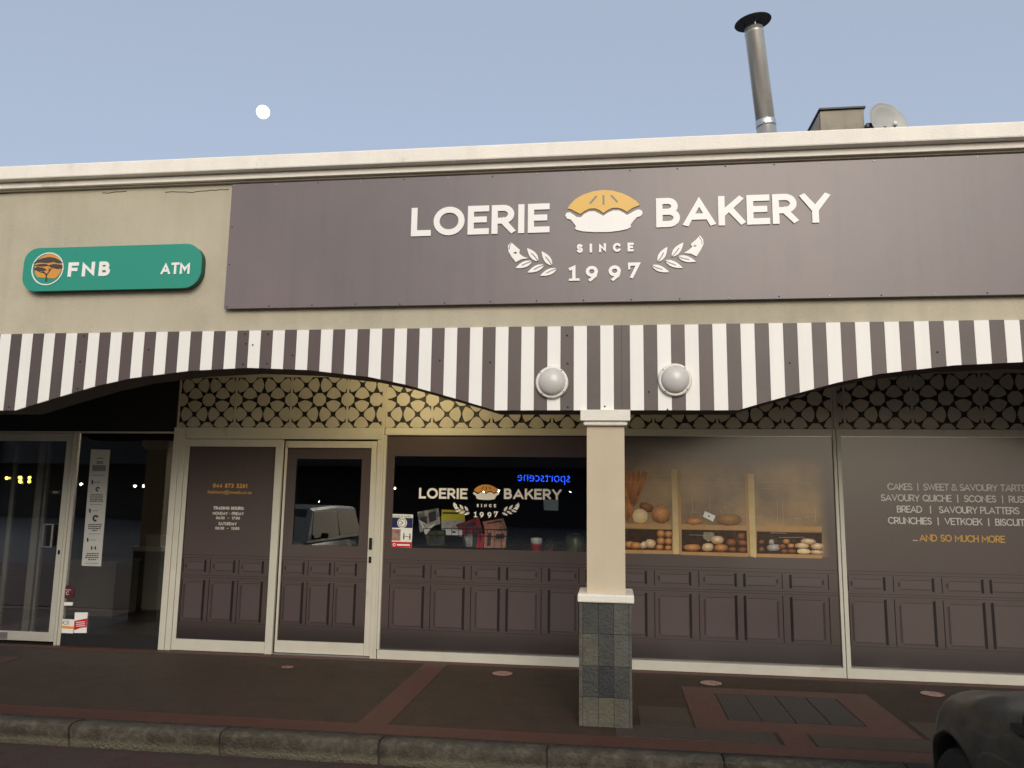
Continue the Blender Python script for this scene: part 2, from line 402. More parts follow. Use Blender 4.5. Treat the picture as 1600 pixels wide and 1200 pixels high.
# framed rectangles of darker pavers set in red, repeated along the walk
for cx in (-6.6, 1.36, 9.3):
    sheet('red_band', REDP, cx-.76, cx-.5, 6.05, 7.32); sheet('red_band', REDP, cx+.5, cx+.80, 6.05, 7.32)
    sheet('red_band', REDP, cx-.5, cx+.5, 6.05, 6.30); sheet('red_band', REDP, cx-.5, cx+.5, 7.12, 7.32)
    sheet('red_band', REDP, cx-.20, cx+.0, 5.74, 6.05)
    for i in range(4):
        sheet('dark_paver', PAVE3, cx-.49+i*.247, cx-.49+i*.247+.238, 6.31, 7.11, 1.2)
sheet('grey_paver_field', PAVE2, .02, 1.13, 5.76, 6.04, 1)
sheet('grey_paver_field', PAVE2, 1.38, 3.4, 5.76, 6.04, 1)
sheet('grey_paver_field', PAVE2, 2.2, 3.4, 6.05, 6.5, 1)
sheet('grey_paver_field', PAVE2, .20, .58, 6.05, 6.6, 1)
# kerb stones
kb = empty('kerb', (0, KY, -.15), kind='structure')
kx = -1.56-1.13*9; kj = 0
prof = [(KY, -.16), (KY-.012, -.02)]+[(KY-.012+.05*(1-math.cos(R(a))), -.02+.028*math.sin(R(a))) for a in (15, 35, 55, 75, 90)]+[(KY+.152, .006), (KY+.152, -.16)]
while kx < 14:
    mb = MB(); n = 14; jx = .007
    rings = []
    for i in range(n+1):
        x = kx+jx+(1.13-2*jx)*i/n
        rings.append([mb.bm.verts.new((x, y+(random.uniform(-.006, .006) if 0 < j < 7 else 0), z+(random.uniform(-.005, .003) if 0 < j < 7 else 0))) for j, (y, z) in enumerate(prof)])
    for a, b in zip(rings, rings[1:]):
        for j in range(len(prof)): mb.bm.faces.new((a[j], a[(j+1) % len(prof)], b[(j+1) % len(prof)], b[j])).smooth = j < 7
    mb.bm.faces.new(rings[0]); mb.bm.faces.new(rings[-1][::-1])
    mb.build('kerb_stone', KERB, kb); kx += 1.13
B('kerb_bedding', mat('joint_dark', lin((52, 48, 42)), .9), kb, -12, 14, KY+.012, KY+.148, -.17, -.012)

# ------------------------------------------------------------------ building shell
WY = 6.03
bld = empty('shop_building', (0, WY, 0), 'long single storey shop building with beige parapet wall and cream coping', 'building')
XL, XR = -16, 14
PROF = [(0, 2.670), (.25, 2.648), (.5, 2.588), (.65, 2.523), (.75, 2.466), (.85, 2.408), (.95, 2.348), (1, 2.316)]
def arch_z(x):
    best = 2.316
    for xc in (-14.94, -8.96, -2.98, 3.02, 9.02):
        hw = 2.07
        u = abs(x-xc)/hw
        if u <= 1:
            for (a, za), (b, zb) in zip(PROF, PROF[1:]):
                if a <= u <= b: best = za+(zb-za)*(u-a)/(b-a)
    return best
BREAKS = sorted({round(xc+s*u*2.07, 4) for xc in (-14.94, -8.96, -2.98, 3.02, 9.02) for s in (-1, 1) for u in [0, .08, .16, .25, .33, .42, .5, .58, .65, .7, .75, .8, .85, .9, .95, 1]})
def arched(x0, x1, zt):
    xs = [x0]+[b for b in BREAKS if x0+1e-4 < b < x1-1e-4]+[x1]
    return [(x, arch_z(x)) for x in xs]+[(x1, zt), (x0, zt)]
# wall with coping
B('parapet_wall', WALL, bld, XL, XR, WY, WY+.27, 2.986, 4.29)
B('coping_lip', COPE, bld, XL, XR, 5.965, WY+.30, 4.300, 4.352, .006)
B('coping', COPE, bld, XL, XR, 5.90, WY+.33, 4.356, 4.482, .012)
B('coping_shadow_gap', WALL, bld, XL, XR, 6.0, WY+.28, 4.286, 4.304)
mb = MB().prism(arched(XL, XR, 2.984), 6.022, 6.33); mb.build('arched_beam', SOFFIT, bld)
B('canopy_ceiling', SOFFIT, bld, XL, XR, 6.335, 13.8, 2.99, 3.06)
B('roof_slab', SOFFIT, bld, XL, XR, 6.31, 14, 4.0, 4.15)
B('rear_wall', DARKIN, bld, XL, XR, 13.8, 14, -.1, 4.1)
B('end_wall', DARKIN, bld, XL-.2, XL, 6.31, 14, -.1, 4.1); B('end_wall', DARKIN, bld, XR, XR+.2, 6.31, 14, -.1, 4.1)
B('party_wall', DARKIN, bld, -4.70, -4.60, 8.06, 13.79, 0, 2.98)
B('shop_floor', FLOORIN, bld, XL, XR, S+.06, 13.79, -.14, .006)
# hairline cracks in the plaster
for pts in ([(0, 303), (60, 297), (130, 295), (200, 291), (300, 288), (360, 287)], [(258, 300), (300, 301), (330, 297), (358, 296)], [(160, 302), (198, 299)]):
    MB_ = MB(); q = []
    for a, b in zip(pts, pts[1:]):
        for k in range(4): q.append((a[0]+(b[0]-a[0])*k/4, a[1]+(b[1]-a[1])*k/4+random.uniform(-.8, .8)))
    q.append(pts[-1]); w3 = [at(x, y, WY) for x, y in q]
    ribbon(MB_, [(p.x, p.z) for p in w3], .007, WY-.0012, WY+.001); MB_.build('plaster_crack', SOFFIT, bld)

B('recess_wall', SOFFIT, bld, 4.665, XR, S-.02, S+.08, 0, 2.985); B('recess_wall', SOFFIT, bld, XL, -7.72, S-.02, S+.08, 0, 2.299)
# black header board over the bank entrance
B('header_board', BLACK, bld, XL, -4.742, S-.02, S+.08, 2.30, 2.985)

# ------------------------------------------------------------------ striped fascia
fs = empty('striped_fascia', (0, 6, 2.3), 'scalloped fascia board painted in brown and white vertical stripes above the walkway', 'fascia board')
edges = [.02-.10365*k for k in range(105, -1, -1)]+[.145+.1049*k for k in range(0, 100)]
for i, (a, b) in enumerate(zip(edges, edges[1:])):
    white = ((i-(105)) % 2 == 1)
    j = random.uniform(-.0008, .0008)
    MB().prism(arched(a+.0006, b-.0006, 2.984+random.uniform(-.002, .002)), 6.0+j, 6.020).build('painted_stripe', WHITE if white else BROWN, fs)
scr = None
for x, y in [(131, 525), (125, 565), (121, 607), (130, 610), (383, 522), (384, 537), (395, 539), (380, 569), (419, 522), (417, 568), (887, 568), (887, 636), (886, 524), (945, 635), (978, 629), (982, 516), (1014, 612), (14, 636), (687, 563), (457, 555), (1465, 550), (1234, 567), (766, 566), (232, 546), (1043, 640)]:
    p = at(x, y, 5.998)
    mb = MB().lathe([(.007, 0), (.007, .002), (.004, .004)], (p.x, p.y, p.z), 8, 'Y'); mb.build('screw_head', METALD, fs)
B('cover_strip', BROWN, fs, .083, .143, 5.992, 6.0, 2.318, 2.98)

# ------------------------------------------------------------------ big sign
sg = empty('bakery_sign', (0, 5.98, 3.165), 'big mauve grey bakery sign board with white lettering and a yellow pie', 'shop sign')
for a, b in ((-3.215, 5.4),):
    B('sign_panel', SIGN, sg, a, b, 5.980, 6.002, 3.168, 4.262, .003)
B('sign_edge_frame', BROWN, sg, -3.20, 5.39, 6.003, 6.029, 3.180, 4.250)
for i in range(24):
    for z in (3.185, 4.246):
        p = (-3.19+i*.372, 5.979, z+random.uniform(-.004, .004))
        MB().lathe([(.006, 0), (.005, .002), (.002, .003)], p, 8, 'Y').build('rivet', METALD if random.random() < .75 else ALU, sg)
for i in range(2): MB().lathe([(.006, 0), (.005, .002), (.002, .003)], (-3.19, 5.979, 3.55+i*.33), 8, 'Y').build('rivet', METALD, sg)
def logo(par, T, y, dep, m, gold, word_w, full=True):
    """T maps sign coordinates (metres on the big sign) to the target plane"""
    sc_ = T(1, 0)[0]-T(0, 0)[0]; X = lambda x: T(x, 0)[0]; Z = lambda z: T(0, z)[1]
    text('LOERIE', 'letter', m, par, X(-1.626), Z(3.748), .243*sc_, .050*sc_, .03*sc_, y, dep, 'l', 1.135*sc_, each=True, xs=1.2)
    text('BAKERY', 'letter', m, par, X(.358), Z(3.762), .240*sc_, .050*sc_, .02*sc_, y, dep, 'l', 1.315*sc_, each=True, xs=1.2)
    text('SINCE', 'letter', m, par, X(-.268), Z(3.571), .072*sc_, .019*sc_, .05*sc_, y, dep, 'l', .447*sc_, each=full)
    k = 0
    for c, x, z, rt in (('1', -.330, 3.343, 6), ('9', -.197, 3.333, 2), ('9', -.018, 3.333, -3), ('7', .135, 3.352, 4)):
        mb = MB(); h, wd = .128*sc_, .026*sc_
        for pl in GL[c][1]:
            ribbon(mb, [(X(x)+wd/2+px*(h-wd)*1.2, Z(z)+wd/2+py*(h-wd)) for px, py in pl], wd, y-.0001*k, y+dep, (Z(z), Z(z)+h)); k += 1
        if c == '1': ribbon(mb, [(X(x), Z(z)+wd*.35), (X(x)+.085*sc_, Z(z)+wd*.35)], wd*.7, y-.0006, y+dep)
        if c == '7': ribbon(mb, [(X(x)+wd*.35, Z(z)+.072*sc_), (X(x)+wd*.35, Z(z)+.128*sc_)], wd*.6, y-.0006, y+dep);
        mb.build('numeral', m, par)
    # pie, outline read in a 340 x 180 crop scaled 4.706 (origin 780,280)
    def PP(l): return [(lambda p: T(p.x, p.z))(at(780+x/4.706, 280+yy/4.706, 5.978)) for x, yy in l]
    crust = PP([(503, 218), (520, 190), (560, 150), (620, 115), (690, 92), (760, 82), (830, 86), (900, 105), (960, 132), (1010, 165), (1035, 192), (1000, 206), (972, 218), (940, 243), (905, 222), (870, 212), (830, 214), (795, 230), (766, 252), (735, 228), (700, 216), (660, 220), (625, 238), (596, 258), (560, 240), (530, 224)])
    MB().prism(crust, y, y+dep).build('pie_crust', gold, par)
    for a, b in (((667, 183), (716, 126)), ((767, 190), (767, 120)), ((822, 121), (870, 172))):
        q = PP([a, b]); mb = MB(); ribbon(mb, q, .0155*sc_, y-.0006, y+dep*.5); mb.build('crust_slit', SIGN if full else GROOVE, par)
    pan = PP([(486, 268), (495, 250), (520, 245), (545, 262), (570, 280), (600, 282), (625, 258), (660, 240), (700, 238), (735, 255), (766, 272), (800, 248), (840, 232), (880, 232), (915, 250), (940, 266), (970, 250), (1000, 232), (1025, 224), (1048, 232), (1055, 252), (1040, 275), (1015, 280), (990, 305), (965, 338), (970, 352), (945, 368), (880, 382), (800, 391), (700, 391), (620, 386), (568, 375), (556, 360), (566, 350), (548, 325), (525, 298), (500, 294)])
    MB().prism(pan, y, y+dep).build('pie_dish', m, par)
    # laurels
    def leaf(bx, by, tx, ty, wd):
        a = Vector((bx, by)); b = Vector((tx, ty)); d = b-a; n_ = Vector((-d.y, d.x)).normalized()*wd
        pr = [(0, .0), (.12, .55), (.3, .95), (.5, 1), (.7, .75), (.88, .35), (1, 0)]
        up = [a+d*t+n_*k_ for t, k_ in pr]; dn = [a+d*t-n_*k_ for t, k_ in pr[1:-1]][::-1]
        MB().prism(PP([tuple(v) for v in up+dn]), y, y+dep).build('laurel_leaf', m, par)
        mb = MB(); ribbon(mb, PP([tuple(a+d*.02), tuple(a+d*.3+n_*.12), tuple(a+d*.62)]), .0075*sc_, y-.0007, y+dep*.5); mb.build('leaf_vein', SIGN if full else GROOVE, par)
    for l in [(288, 605, 205, 508, 25), (388, 636, 312, 532, 25), (243, 606, 120, 655, 22), (332, 632, 208, 688, 22), (425, 660, 300, 712, 22),
              (1165, 610, 1236, 500, 25), (1268, 572, 1355, 468, 25), (1312, 570, 1447, 608, 22), (1218, 600, 1350, 655, 22), (1120, 636, 1250, 686, 22)]:
        leaf(*l)
    for q in ([(66, 490), (88, 464), (118, 492), (152, 520), (148, 548), (175, 570), (212, 582), (160, 592), (122, 612), (90, 570), (68, 530)],
              [(1475, 415), (1498, 445), (1502, 480), (1480, 525), (1450, 570), (1410, 550), (1358, 545), (1395, 522), (1418, 500), (1408, 478), (1445, 448)]):
        MB().prism(PP(q), y, y+dep).build('laurel_tip', m, par)
    for q in ([(104, 545), (118, 536), (132, 540), (124, 552)], [(1424, 494), (1438, 484), (1452, 490), (1440, 500)]):
        MB().prism(PP(q), y-.0008, y).build('bird_eye', GROOVE, par)
    for q in ([(72, 520), (82, 480), (94, 466)], [(1468, 424), (1488, 452), (1492, 482)]):
        mb = MB(); ribbon(mb, PP(q), .005*sc_, y-.0009, y+dep*.4); mb.build('beak_line', GROOVE, par)
logo(sg, lambda x, z: (x, z), 5.970, .009, LETTER, GOLD, 1)

# ------------------------------------------------------------------ green bank sign
fn = empty('bank_sign', (-4.24, WY, 3.35), 'green rounded bank cash machine sign on the beige wall', 'sign')
def rrect(x0, x1, z0, z1, r, n=8):
    p = []
    for cx, cz, a in ((x1-r[1], z1-r[1], 0), (x0+r[0], z1-r[0], 90), (x0+r[3], z0+r[3], 180), (x1-r[2], z0+r[2], 270)):
        rr = r[{0: 1, 90: 0, 180: 3, 270: 2}[a]]
        p += [(cx+rr*math.cos(R(a+90*i/n)), cz+rr*math.sin(R(a+90*i/n))) for i in range(n+1)]
    return p
MB().prism(rrect(-5.075, -3.432, 3.352, 3.733, (.13, .15, .15, .13)), 5.966, WY).build('sign_case', GREEND, fn)
MB().prism(rrect(-5.078, -3.429, 3.349, 3.736, (.13, .15, .15, .13)), 5.955, 5.966).build('sign_face', GREEN, fn)
text('FNB', 'letter', LETTER, fn, -4.648, 3.469, .128, .031, .02, 5.950, .006, 'l', .392, each=True, xs=1.25)
text('ATM', 'letter', LETTER, fn, -3.790, 3.470, .101, .020, .012, 5.950, .006, 'l', .262, each=True, xs=.98)
cx, cz = at(74, 420, 5.95).x, at(74, 420, 5.95).z
mb = MB(); ribbon(mb, arc(cx, cz, .146, .142, 90, 450, 40), .009, 5.9498, 5.956); mb.build('emblem_ring', LETTER, fn)
MB().prism(arc(cx+.006, cz+.012, .128, .122, -55, 235, 30)[:-1], 5.9515, 5.956).build('emblem_sun', ORANGE, fn)
def Q(l): return [(lambda p: (p.x, p.z))(at(x/4.444, 360+y_/4.444, 5.95)) for x, y_ in l]
TREE = mat('emblem_tree', lin((70, 62, 60)), .45, .05)
for q in ([(232, 228), (262, 205), (300, 192), (345, 184), (385, 192), (420, 210), (438, 226), (400, 228), (370, 218), (330, 226), (280, 222)],
          [(238, 246), (270, 234), (318, 232), (345, 244), (300, 250), (262, 248)],
          [(335, 244), (372, 232), (434, 240), (436, 262), (400, 268), (352, 256)],
          [(230, 268), (262, 252), (310, 262), (325, 276), (285, 282), (250, 278)]):
    MB().prism(Q(q), 5.9485, 5.9515).build('emblem_foliage', TREE, fn)
for q, wd in (([(318, 352), (322, 310), (300, 285), (280, 272)], .011), ([(322, 312), (340, 285), (358, 262)], .009), ([(308, 296), (285, 290), (262, 280)], .006), ([(342, 284), (340, 262)], .006)):
    mb = MB(); ribbon(mb, Q(q), wd, 5.9491, 5.9515); mb.build('emblem_trunk', TREE, fn)

# ------------------------------------------------------------------ bulkhead lamps on the fascia
def bulk(px, py):
    p = at(px, py, 5.96); o = empty('bulkhead_lamp', (p.x, 6.0, p.z))
    MB().lathe([(.128, 0), (.128, .022), (.122, .034), (.110, .038), (.104, .030)], (p.x, 6.0, p.z), 40, 'Y').build('lamp_rim', LAMPR, o)
    dm = [(.106, .030)]+[(.105*math.cos(R(a)), .034+.058*math.sin(R(a))) for a in range(6, 90, 6)]+[(.0004, .0922)]
    MB().lathe(dm, (p.x, 6.0, p.z), 40, 'Y').build('lamp_dome', LAMPD, o)
    for k in range(4):
        a = R(50+90*k); MB().lathe([(.005, .036), (.004, .041)], (p.x+.117*math.cos(a), 6.0, p.z+.117*math.sin(a)), 8, 'Y').build('screw', METALD, o)
    return o
tag(bulk(862, 597), 'round white bulkhead lamp left of the column, on the striped fascia', 'lamp', 'round bulkhead lamps on the fascia')
tag(bulk(1055, 593), 'round white bulkhead lamp right of the column, on the striped fascia', 'lamp', 'round bulkhead lamps on the fascia')

# ------------------------------------------------------------------ column
cl = empty('column', (-.05, 6.14, 0), 'beige square column with white capital and slate tiled base', 'column')
B('shaft', SHAFT, cl, -.189, .098, 6.02, 6.31, .925, 2.21)
B('capital', CAPM, cl, -.237, .143, 5.965, 6.36, 2.232, 2.317, .004)
B('capital_moulding', CAPM, cl, -.215, .121, 5.985, 6.34, 2.196, 2.234, .012)
B('plinth_cap', CAPM, cl, -.256, .160, 5.938, 6.38, .878, .938, .010)
B('plinth_core', GROUT, cl, -.236, .133, 5.968, 6.352, 0, .876)
cols = [(-.216, -.104), (-.1015, .0085), (.011, .118)]; rows = [(.002, .205), (.208, .424), (.427, .651), (.654, .874)]
pal = [(0, 4, 0), (1, 2, 1), (0, 1, 3), (1, 1, 3)]
for r_, (z0, z1) in enumerate(rows):
    for c_, (x0, x1) in enumerate(cols):
        j = random.uniform(0, .0022)
        B('slate_tile', SLATEC[pal[r_][c_]], cl, x0, x1, 5.958-j, 5.972, z0, z1, .0012)
    B('corner_tile_strip', SLATEC[3 if r_ % 2 else 0], cl, -.2445, -.2185, 5.957, 5.99, z0, z1, .0012)
    B('corner_tile_strip', SLATEC[3], cl, .1205, .1405, 5.957, 5.99, z0, z1, .0012)
    for sx in (0, 1):
        for k in range(3):
            y0 = 5.992+k*.12
            x0, x1 = ((-.2445, -.234) if sx == 0 else (.131, .1415))
            B('slate_tile', SLATEC[(r_+k+sx) % 5], cl, x0, x1, y0, y0+.1175, z0, z1, .0012)

for x_, lb in ((-5.98, 'beige square column at the far left end of the walkway beside the bank door'), (5.99, 'beige square column at the far right end of the walkway')):
    c_ = copy_tree(cl); c_.location.x = x_; c_['label'] = lb
# ------------------------------------------------------------------ lattice screens
CELL = .3165; OZ = 2.334; OX = at(225/4+270, 625, S).x
def clip(poly, x0, x1, z0, z1):
    def half(P, f, inter):
        out = []
        for i in range(len(P)):
            a, b = P[i-1], P[i]; fa, fb = f(a), f(b)
            if fb: 
                if not fa: out.append(inter(a, b))
                out.append(b)
            elif fa: out.append(inter(a, b))
        return out
    for ax, lim, sg_ in ((0, x0, 1), (0, x1, -1), (1, z0, 1), (1, z1, -1)):
        if not poly: return poly
        def inter(a, b, ax=ax, lim=lim):
            t = (lim-a[ax])/(b[ax]-a[ax]); return (a[0]+(b[0]-a[0])*t, a[1]+(b[1]-a[1])*t)
        poly = half(poly, lambda p: (p[ax]-lim)*sg_ >= 0, inter)
    return poly
def lattice(x0, x1, phase, label):
    z0, z1 = 2.350, 2.895
    o = empty('lattice_screen', ((x0+x1)/2, S, z0), label, 'lattice screen', 'cut out lattice screens over the shopfront')
    B('backing_board', BLACK, o, x0, x1, S+.012, S+.03, z0-.005, 2.98)
    mb = MB(); yf, yb = S-.004, S+.006
    n0 = int((x0-phase)/CELL)-2; n1 = int((x1-phase)/CELL)+2
    pet = [(0, .022), (.10, .04), (.250, .115), (.232, .19), (.185, .285), (.11, .37), (.035, .415), (-.035, .415), (-.11, .37), (-.185, .285), (-.232, .19), (-.250, .115), (-.10, .04)]
    def put(p):
        p = clip([(x*CELL, z*CELL) for x, z in p], x0+.012, x1-.012, z0, z1)
        if len(p) >= 3:
            mb.prism([q for i, q in enumerate(p) if (Vector(q)-Vector(p[i-1])).length > 1e-5], yf, yb)
    for i in range(n0, n1):
        ux = phase/CELL+i
        for j in range(0, 3):
            uz = OZ/CELL+j
            put([(ux+.236*math.cos(R(22.5+45*k)), uz+.236*math.sin(R(22.5+45*k))) for k in range(8)])
            for s_ in (1, -1):
                put([(ux+.5+w_, uz+s_*o_) for w_, o_ in pet]); put([(ux+s_*o_, uz+.5+w_) for w_, o_ in pet])
    mb.build('lattice_cutouts', LATT, o)
    mb = MB(); k = 0
    for i in range(n0, n1):
        if i % 2 == 1:
            x = phase+i*CELL
            if x0+.05 < x < x1-.05: B('lattice_joint_strip', LATT, o, x-.012, x+.012, S-.0062, S+.004, z0+.001, z1-.001)
    B('top_rail', LATT, o, x0, x1, S-.008, S+.009, z1, 2.984)
    B('side_rail', LATT, o, x0, x0+.016, S-.0075, S+.008, z0+.0, z1-.0005); B('side_rail', LATT, o, x1-.014, x1, S-.0075, S+.008, z0, z1-.0005)
    return o
PH = OX
for xm in (-2.39, -.05, 2.1875):
    B('screen_post', LATT, bld, xm-.0145, xm+.0145, S-.02, S+.02, 2.347, 2.984)
lattice(-4.735, -2.405, PH, 'cream cut out lattice screen above the sliding door, leftmost of the row')
lattice(-2.375, -.066, PH+2*CELL*3.5-.02, 'lattice screen above the window with the magazine rack, left of the column')
lattice(-.034, 2.170, PH+CELL*14+.06, 'lattice screen right of the column above the printed bread display')
lattice(2.204, 4.66, PH+CELL*22+.02, 'lattice screen above the window film listing cakes, rightmost')

# ------------------------------------------------------------------ shopfront frames and films
def fr(par, name, x0, x1, z0, z1, y0=S-.035, y1=S+.03, m=FRAME, bev=.002): return B(name, m, par, x0, x1, y0, y1, z0, z1, bev)
FY = S-.012           # face of the film
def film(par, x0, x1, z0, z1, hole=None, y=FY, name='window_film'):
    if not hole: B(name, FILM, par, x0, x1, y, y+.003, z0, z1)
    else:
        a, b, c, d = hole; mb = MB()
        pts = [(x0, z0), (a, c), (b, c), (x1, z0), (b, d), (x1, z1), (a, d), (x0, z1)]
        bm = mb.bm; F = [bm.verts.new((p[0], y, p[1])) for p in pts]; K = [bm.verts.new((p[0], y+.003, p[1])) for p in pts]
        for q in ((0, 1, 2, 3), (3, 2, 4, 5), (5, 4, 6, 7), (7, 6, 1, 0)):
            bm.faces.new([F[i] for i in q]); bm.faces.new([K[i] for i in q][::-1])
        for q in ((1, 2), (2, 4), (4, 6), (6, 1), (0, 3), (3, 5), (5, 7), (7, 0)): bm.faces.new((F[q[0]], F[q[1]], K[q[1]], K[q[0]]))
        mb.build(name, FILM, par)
def grooves(par, spec, x0, x1, y):
    """printed cupboard panelling. spec = list of (kind, x, width)"""
    yf = y-.0012
    a, b, c = MB(), MB(), MB()
    def bar(mb, x, wd, z0, z1, sk=.015):
        mb.prism([(x-wd/2, z0+sk), (x+wd/2, z0), (x+wd/2, z1), (x-wd/2, z1-sk)], yf, y)
    for kind, x in spec:
        if kind == 't': bar(a, x, .009, .30, .735, 0); bar(a, x, .009, .80, .945, 0)
        if kind == 'k': bar(a, x, .026, .305, .730, .008); bar(a, x, .024, .805, .94, .008)
        if kind == 'm': bar(b, x, .020, .33, .69, .02); bar(b, x, .022, .84, .90, .018)
    xs_ = sorted(x for k, x in spec if k in 'tk'); ms_ = [x for k, x in spec if k == 'm']
    pn = MB(); rim = MB()
    for xa, xb in zip(xs_, xs_[1:]):
        if xb-xa < .15: continue
        xl, xr = xa+.022, xb-.022
        for m_ in ms_:
            if xa < m_ < xa+.09: xl = m_+.014
            if xb-.09 < m_ < xb: xr = m_-.014
        for z0_, z1_, i_ in ((.335, .695, .02), (.835, .905, .012)):
            pn.box(xl, xr, yf+.0006, y, z0_, z1_)
            rim.box(xl, xr, yf+.0003, y, z1_+.004, z1_+.009); rim.box(xl, xr, yf+.0003, y, z0_-.012, z0_-.006)
    if len(pn.bm.verts): pn.build('printed_panel_field', FIELD, par); rim.build('printed_panel_edge', LINE, par)
    if len(a.bm.verts): a.build('printed_groove', GROOVE, par)
    if len(b.bm.verts): b.build('printed_soft_groove', GROOVE2, par)
    for z in (.985, .775, .752, .292, .955):
        c.box(x0, x1, yf+.0003, y, z-.0022, z+.0022)
    c.build('printed_line', LINE, par)

# bank entrance: sliding leaf, fixed pane
be = empty('bank_sliding_door', (-6.6, S, 0), 'glass sliding door with cream aluminium frame and pull handle at the bank entrance', 'door')
fr(be, 'stile', -6.02, -5.955, .035, 2.275, S-.02, S+.02); fr(be, 'top_rail', -7.6, -6.022, 2.19, 2.275, S-.018, S+.018)
fr(be, 'bottom_rail', -7.6, -6.022, .035, .128, S-.018, S+.018); fr(be, 'stile', -7.67, -7.602, .035, 2.275, S-.02, S+.02)
B('glass_pane', GLASS, be, -7.6, -6.022, S-.003, S+.003, .13, 2.188)
B('floor_latch_plate', ALU, be, -6.80, -6.50, S-.024, S-.0185, .045, .115)
hd = MB(); 
for x in (-6.155, -6.055): hd.box(x-.006, x+.006, S-.075, S-.06, 1.03, 1.28)
hd.box(-6.149, -6.061, S-.075, S-.06, 1.27, 1.28); hd.box(-6.149, -6.061, S-.075, S-.06, 1.03, 1.04); hd.build('pull_handle', ALU, be)
B('handle_plate', METALD, be, -6.148, -6.062, S-.03, S-.004, 1.042, 1.268)
B('push_sticker', INK, be, -6.165, -6.045, S-.006, S-.0035, 1.60, 1.645)
t_ = fonttext('PUSH', 'sticker_text', TXT, be, -6.105, 1.614, .026, S-.0065)
B('key_lock', METALD, be, -5.995, -5.975, S-.028, S-.02, .955, 1.0)
FRAME_DIM = mat('frame_cream_dimmed', lin((112, 112, 98)), .5, .1, 6)  # cream frame with the dimness behind the glass put into its colour
bi = empty('inner_sliding_door', (-6.9, S+.1, 0), 'second glass leaf standing behind the bank sliding door', 'door')
fr(bi, 'stile', -6.41, -6.33, .03, 2.27, S+.06, S+.10, FRAME_DIM); fr(bi, 'stile', -6.31, -6.28, .03, 2.27, S+.07, S+.11, FRAME_DIM); fr(bi, 'bottom_rail', -8.2, -6.412, .03, .12, S+.062, S+.098, FRAME_DIM)
fr(bi, 'top_rail', -8.2, -6.412, 2.19, 2.27, S+.062, S+.098, FRAME_DIM); fr(bi, 'mullion', -6.72, -6.67, .122, 2.188, S+.064, S+.096, FRAME_DIM)
B('glass_pane', GLASS, bi, -8.2, -6.722, S+.078, S+.084, .122, 2.188)
bw = empty('bank_window', (-5.3, S, 0), 'tall fixed glass pane with stickers and a paper strip beside the bank door', 'window')
fr(bw, 'jamb', -5.945, -5.915, .0, 2.30, S-.03, S+.03); fr(bw, 'jamb', -5.912, -5.878, .0, 2.30, S-.02, S+.03)
fr(bw, 'track_head', -7.7, -4.742, 2.279, 2.298, S-.03, S+.028)
B('glass_pane', GLASS, bw, -5.877, -4.745, S-.003, S+.003, .13, 2.278)
B('kick_plate', BLACK, bw, -5.877, -4.745, S-.012, S+.02, .0, .128)
# paper strip poster
PAPERD = mat('paper_dull', lin((176, 176, 170)), .6, .04, 9)
ps = empty('paper_strip_notice', (-5.61, S-.004, .838), 'long narrow white notice strip with black icons taped inside the bank pane', 'notice')
MB().prism([(-5.727, 2.1), (-5.500, 2.096), (-5.488, .837), (-5.716, .838)], S-.006, S-.0045).build('paper', PAPERD, ps)
mb = MB(); mg = MB()
def pz(px, py): 
    p = at(px, py, S-.007); return p.x, p.z
def pbox(mb_, x0, y0, x1, y1, yy=S-.007):
    P = [pz(x0, y0), pz(x1, y0), pz(x1, y1), pz(x0, y1)]; mb_.prism(P, yy, yy+.0008)
def zz(x, y): return (70+x/3.531, 680+y/3.529)
for (x0, y0, x1, y1) in [(262, 165, 336, 198)]: a = zz(x0, y0); b = zz(x1, y1); pbox(mg, *a, *b)
for y0 in (125, 145, 152): a = zz(285, y0); b = zz(322, y0+4); pbox(mb, *a, *b)
for bx, by in ((258, 248), (244, 405), (232, 566)): a = zz(bx, by); b = zz(bx+9, by+22); pbox(mb, *a, *b); a = zz(bx+14, by+10); b = zz(bx+50, by+14); pbox(mg, *a, *b)
for rowset in (((326, 252, 325), (338, 248, 322), (350, 250, 324), (361, 248, 322)), ((490, 240, 314), (501, 238, 312), (512, 240, 312), (522, 262, 290)), ((650, 232, 300), (661, 226, 298), (672, 222, 296), (683, 240, 282))):
    for y0, x0, x1 in rowset:
        x = x0
        while x < x1-4:
            wd = random.uniform(6, 14); a = zz(x, y0); b = zz(min(x+wd, x1), y0+6); pbox(mb, *a, *b); x += wd+3
for y0, x0, x1 in ((380, 250, 318), (543, 240, 308), (705, 222, 296), (220, 262, 330)): a = zz(x0, y0); b = zz(x1, y0+3); pbox(mg, *a, *b)
for cx_, cy_, r_ in ((280, 458, 19), (292, 298, 14)):
    c0 = pz(*zz(cx_, cy_)); rr = r_/3.53/1212*8.3
    ribbon(mb, arc(c0[0], c0[1], rr*.7, rr*.7, 20, 300, 16), rr*.55, S-.0075, S-.006)
for x in (254, 276): a = zz(x, 612); b = zz(x+7, 632); pbox(mb, *a, *b)
a = zz(262, 620); b = zz(275, 624); pbox(mb, *a, *b)
mb.build('printed_icons', INK, ps); mg.build('printed_bars', INKG, ps)
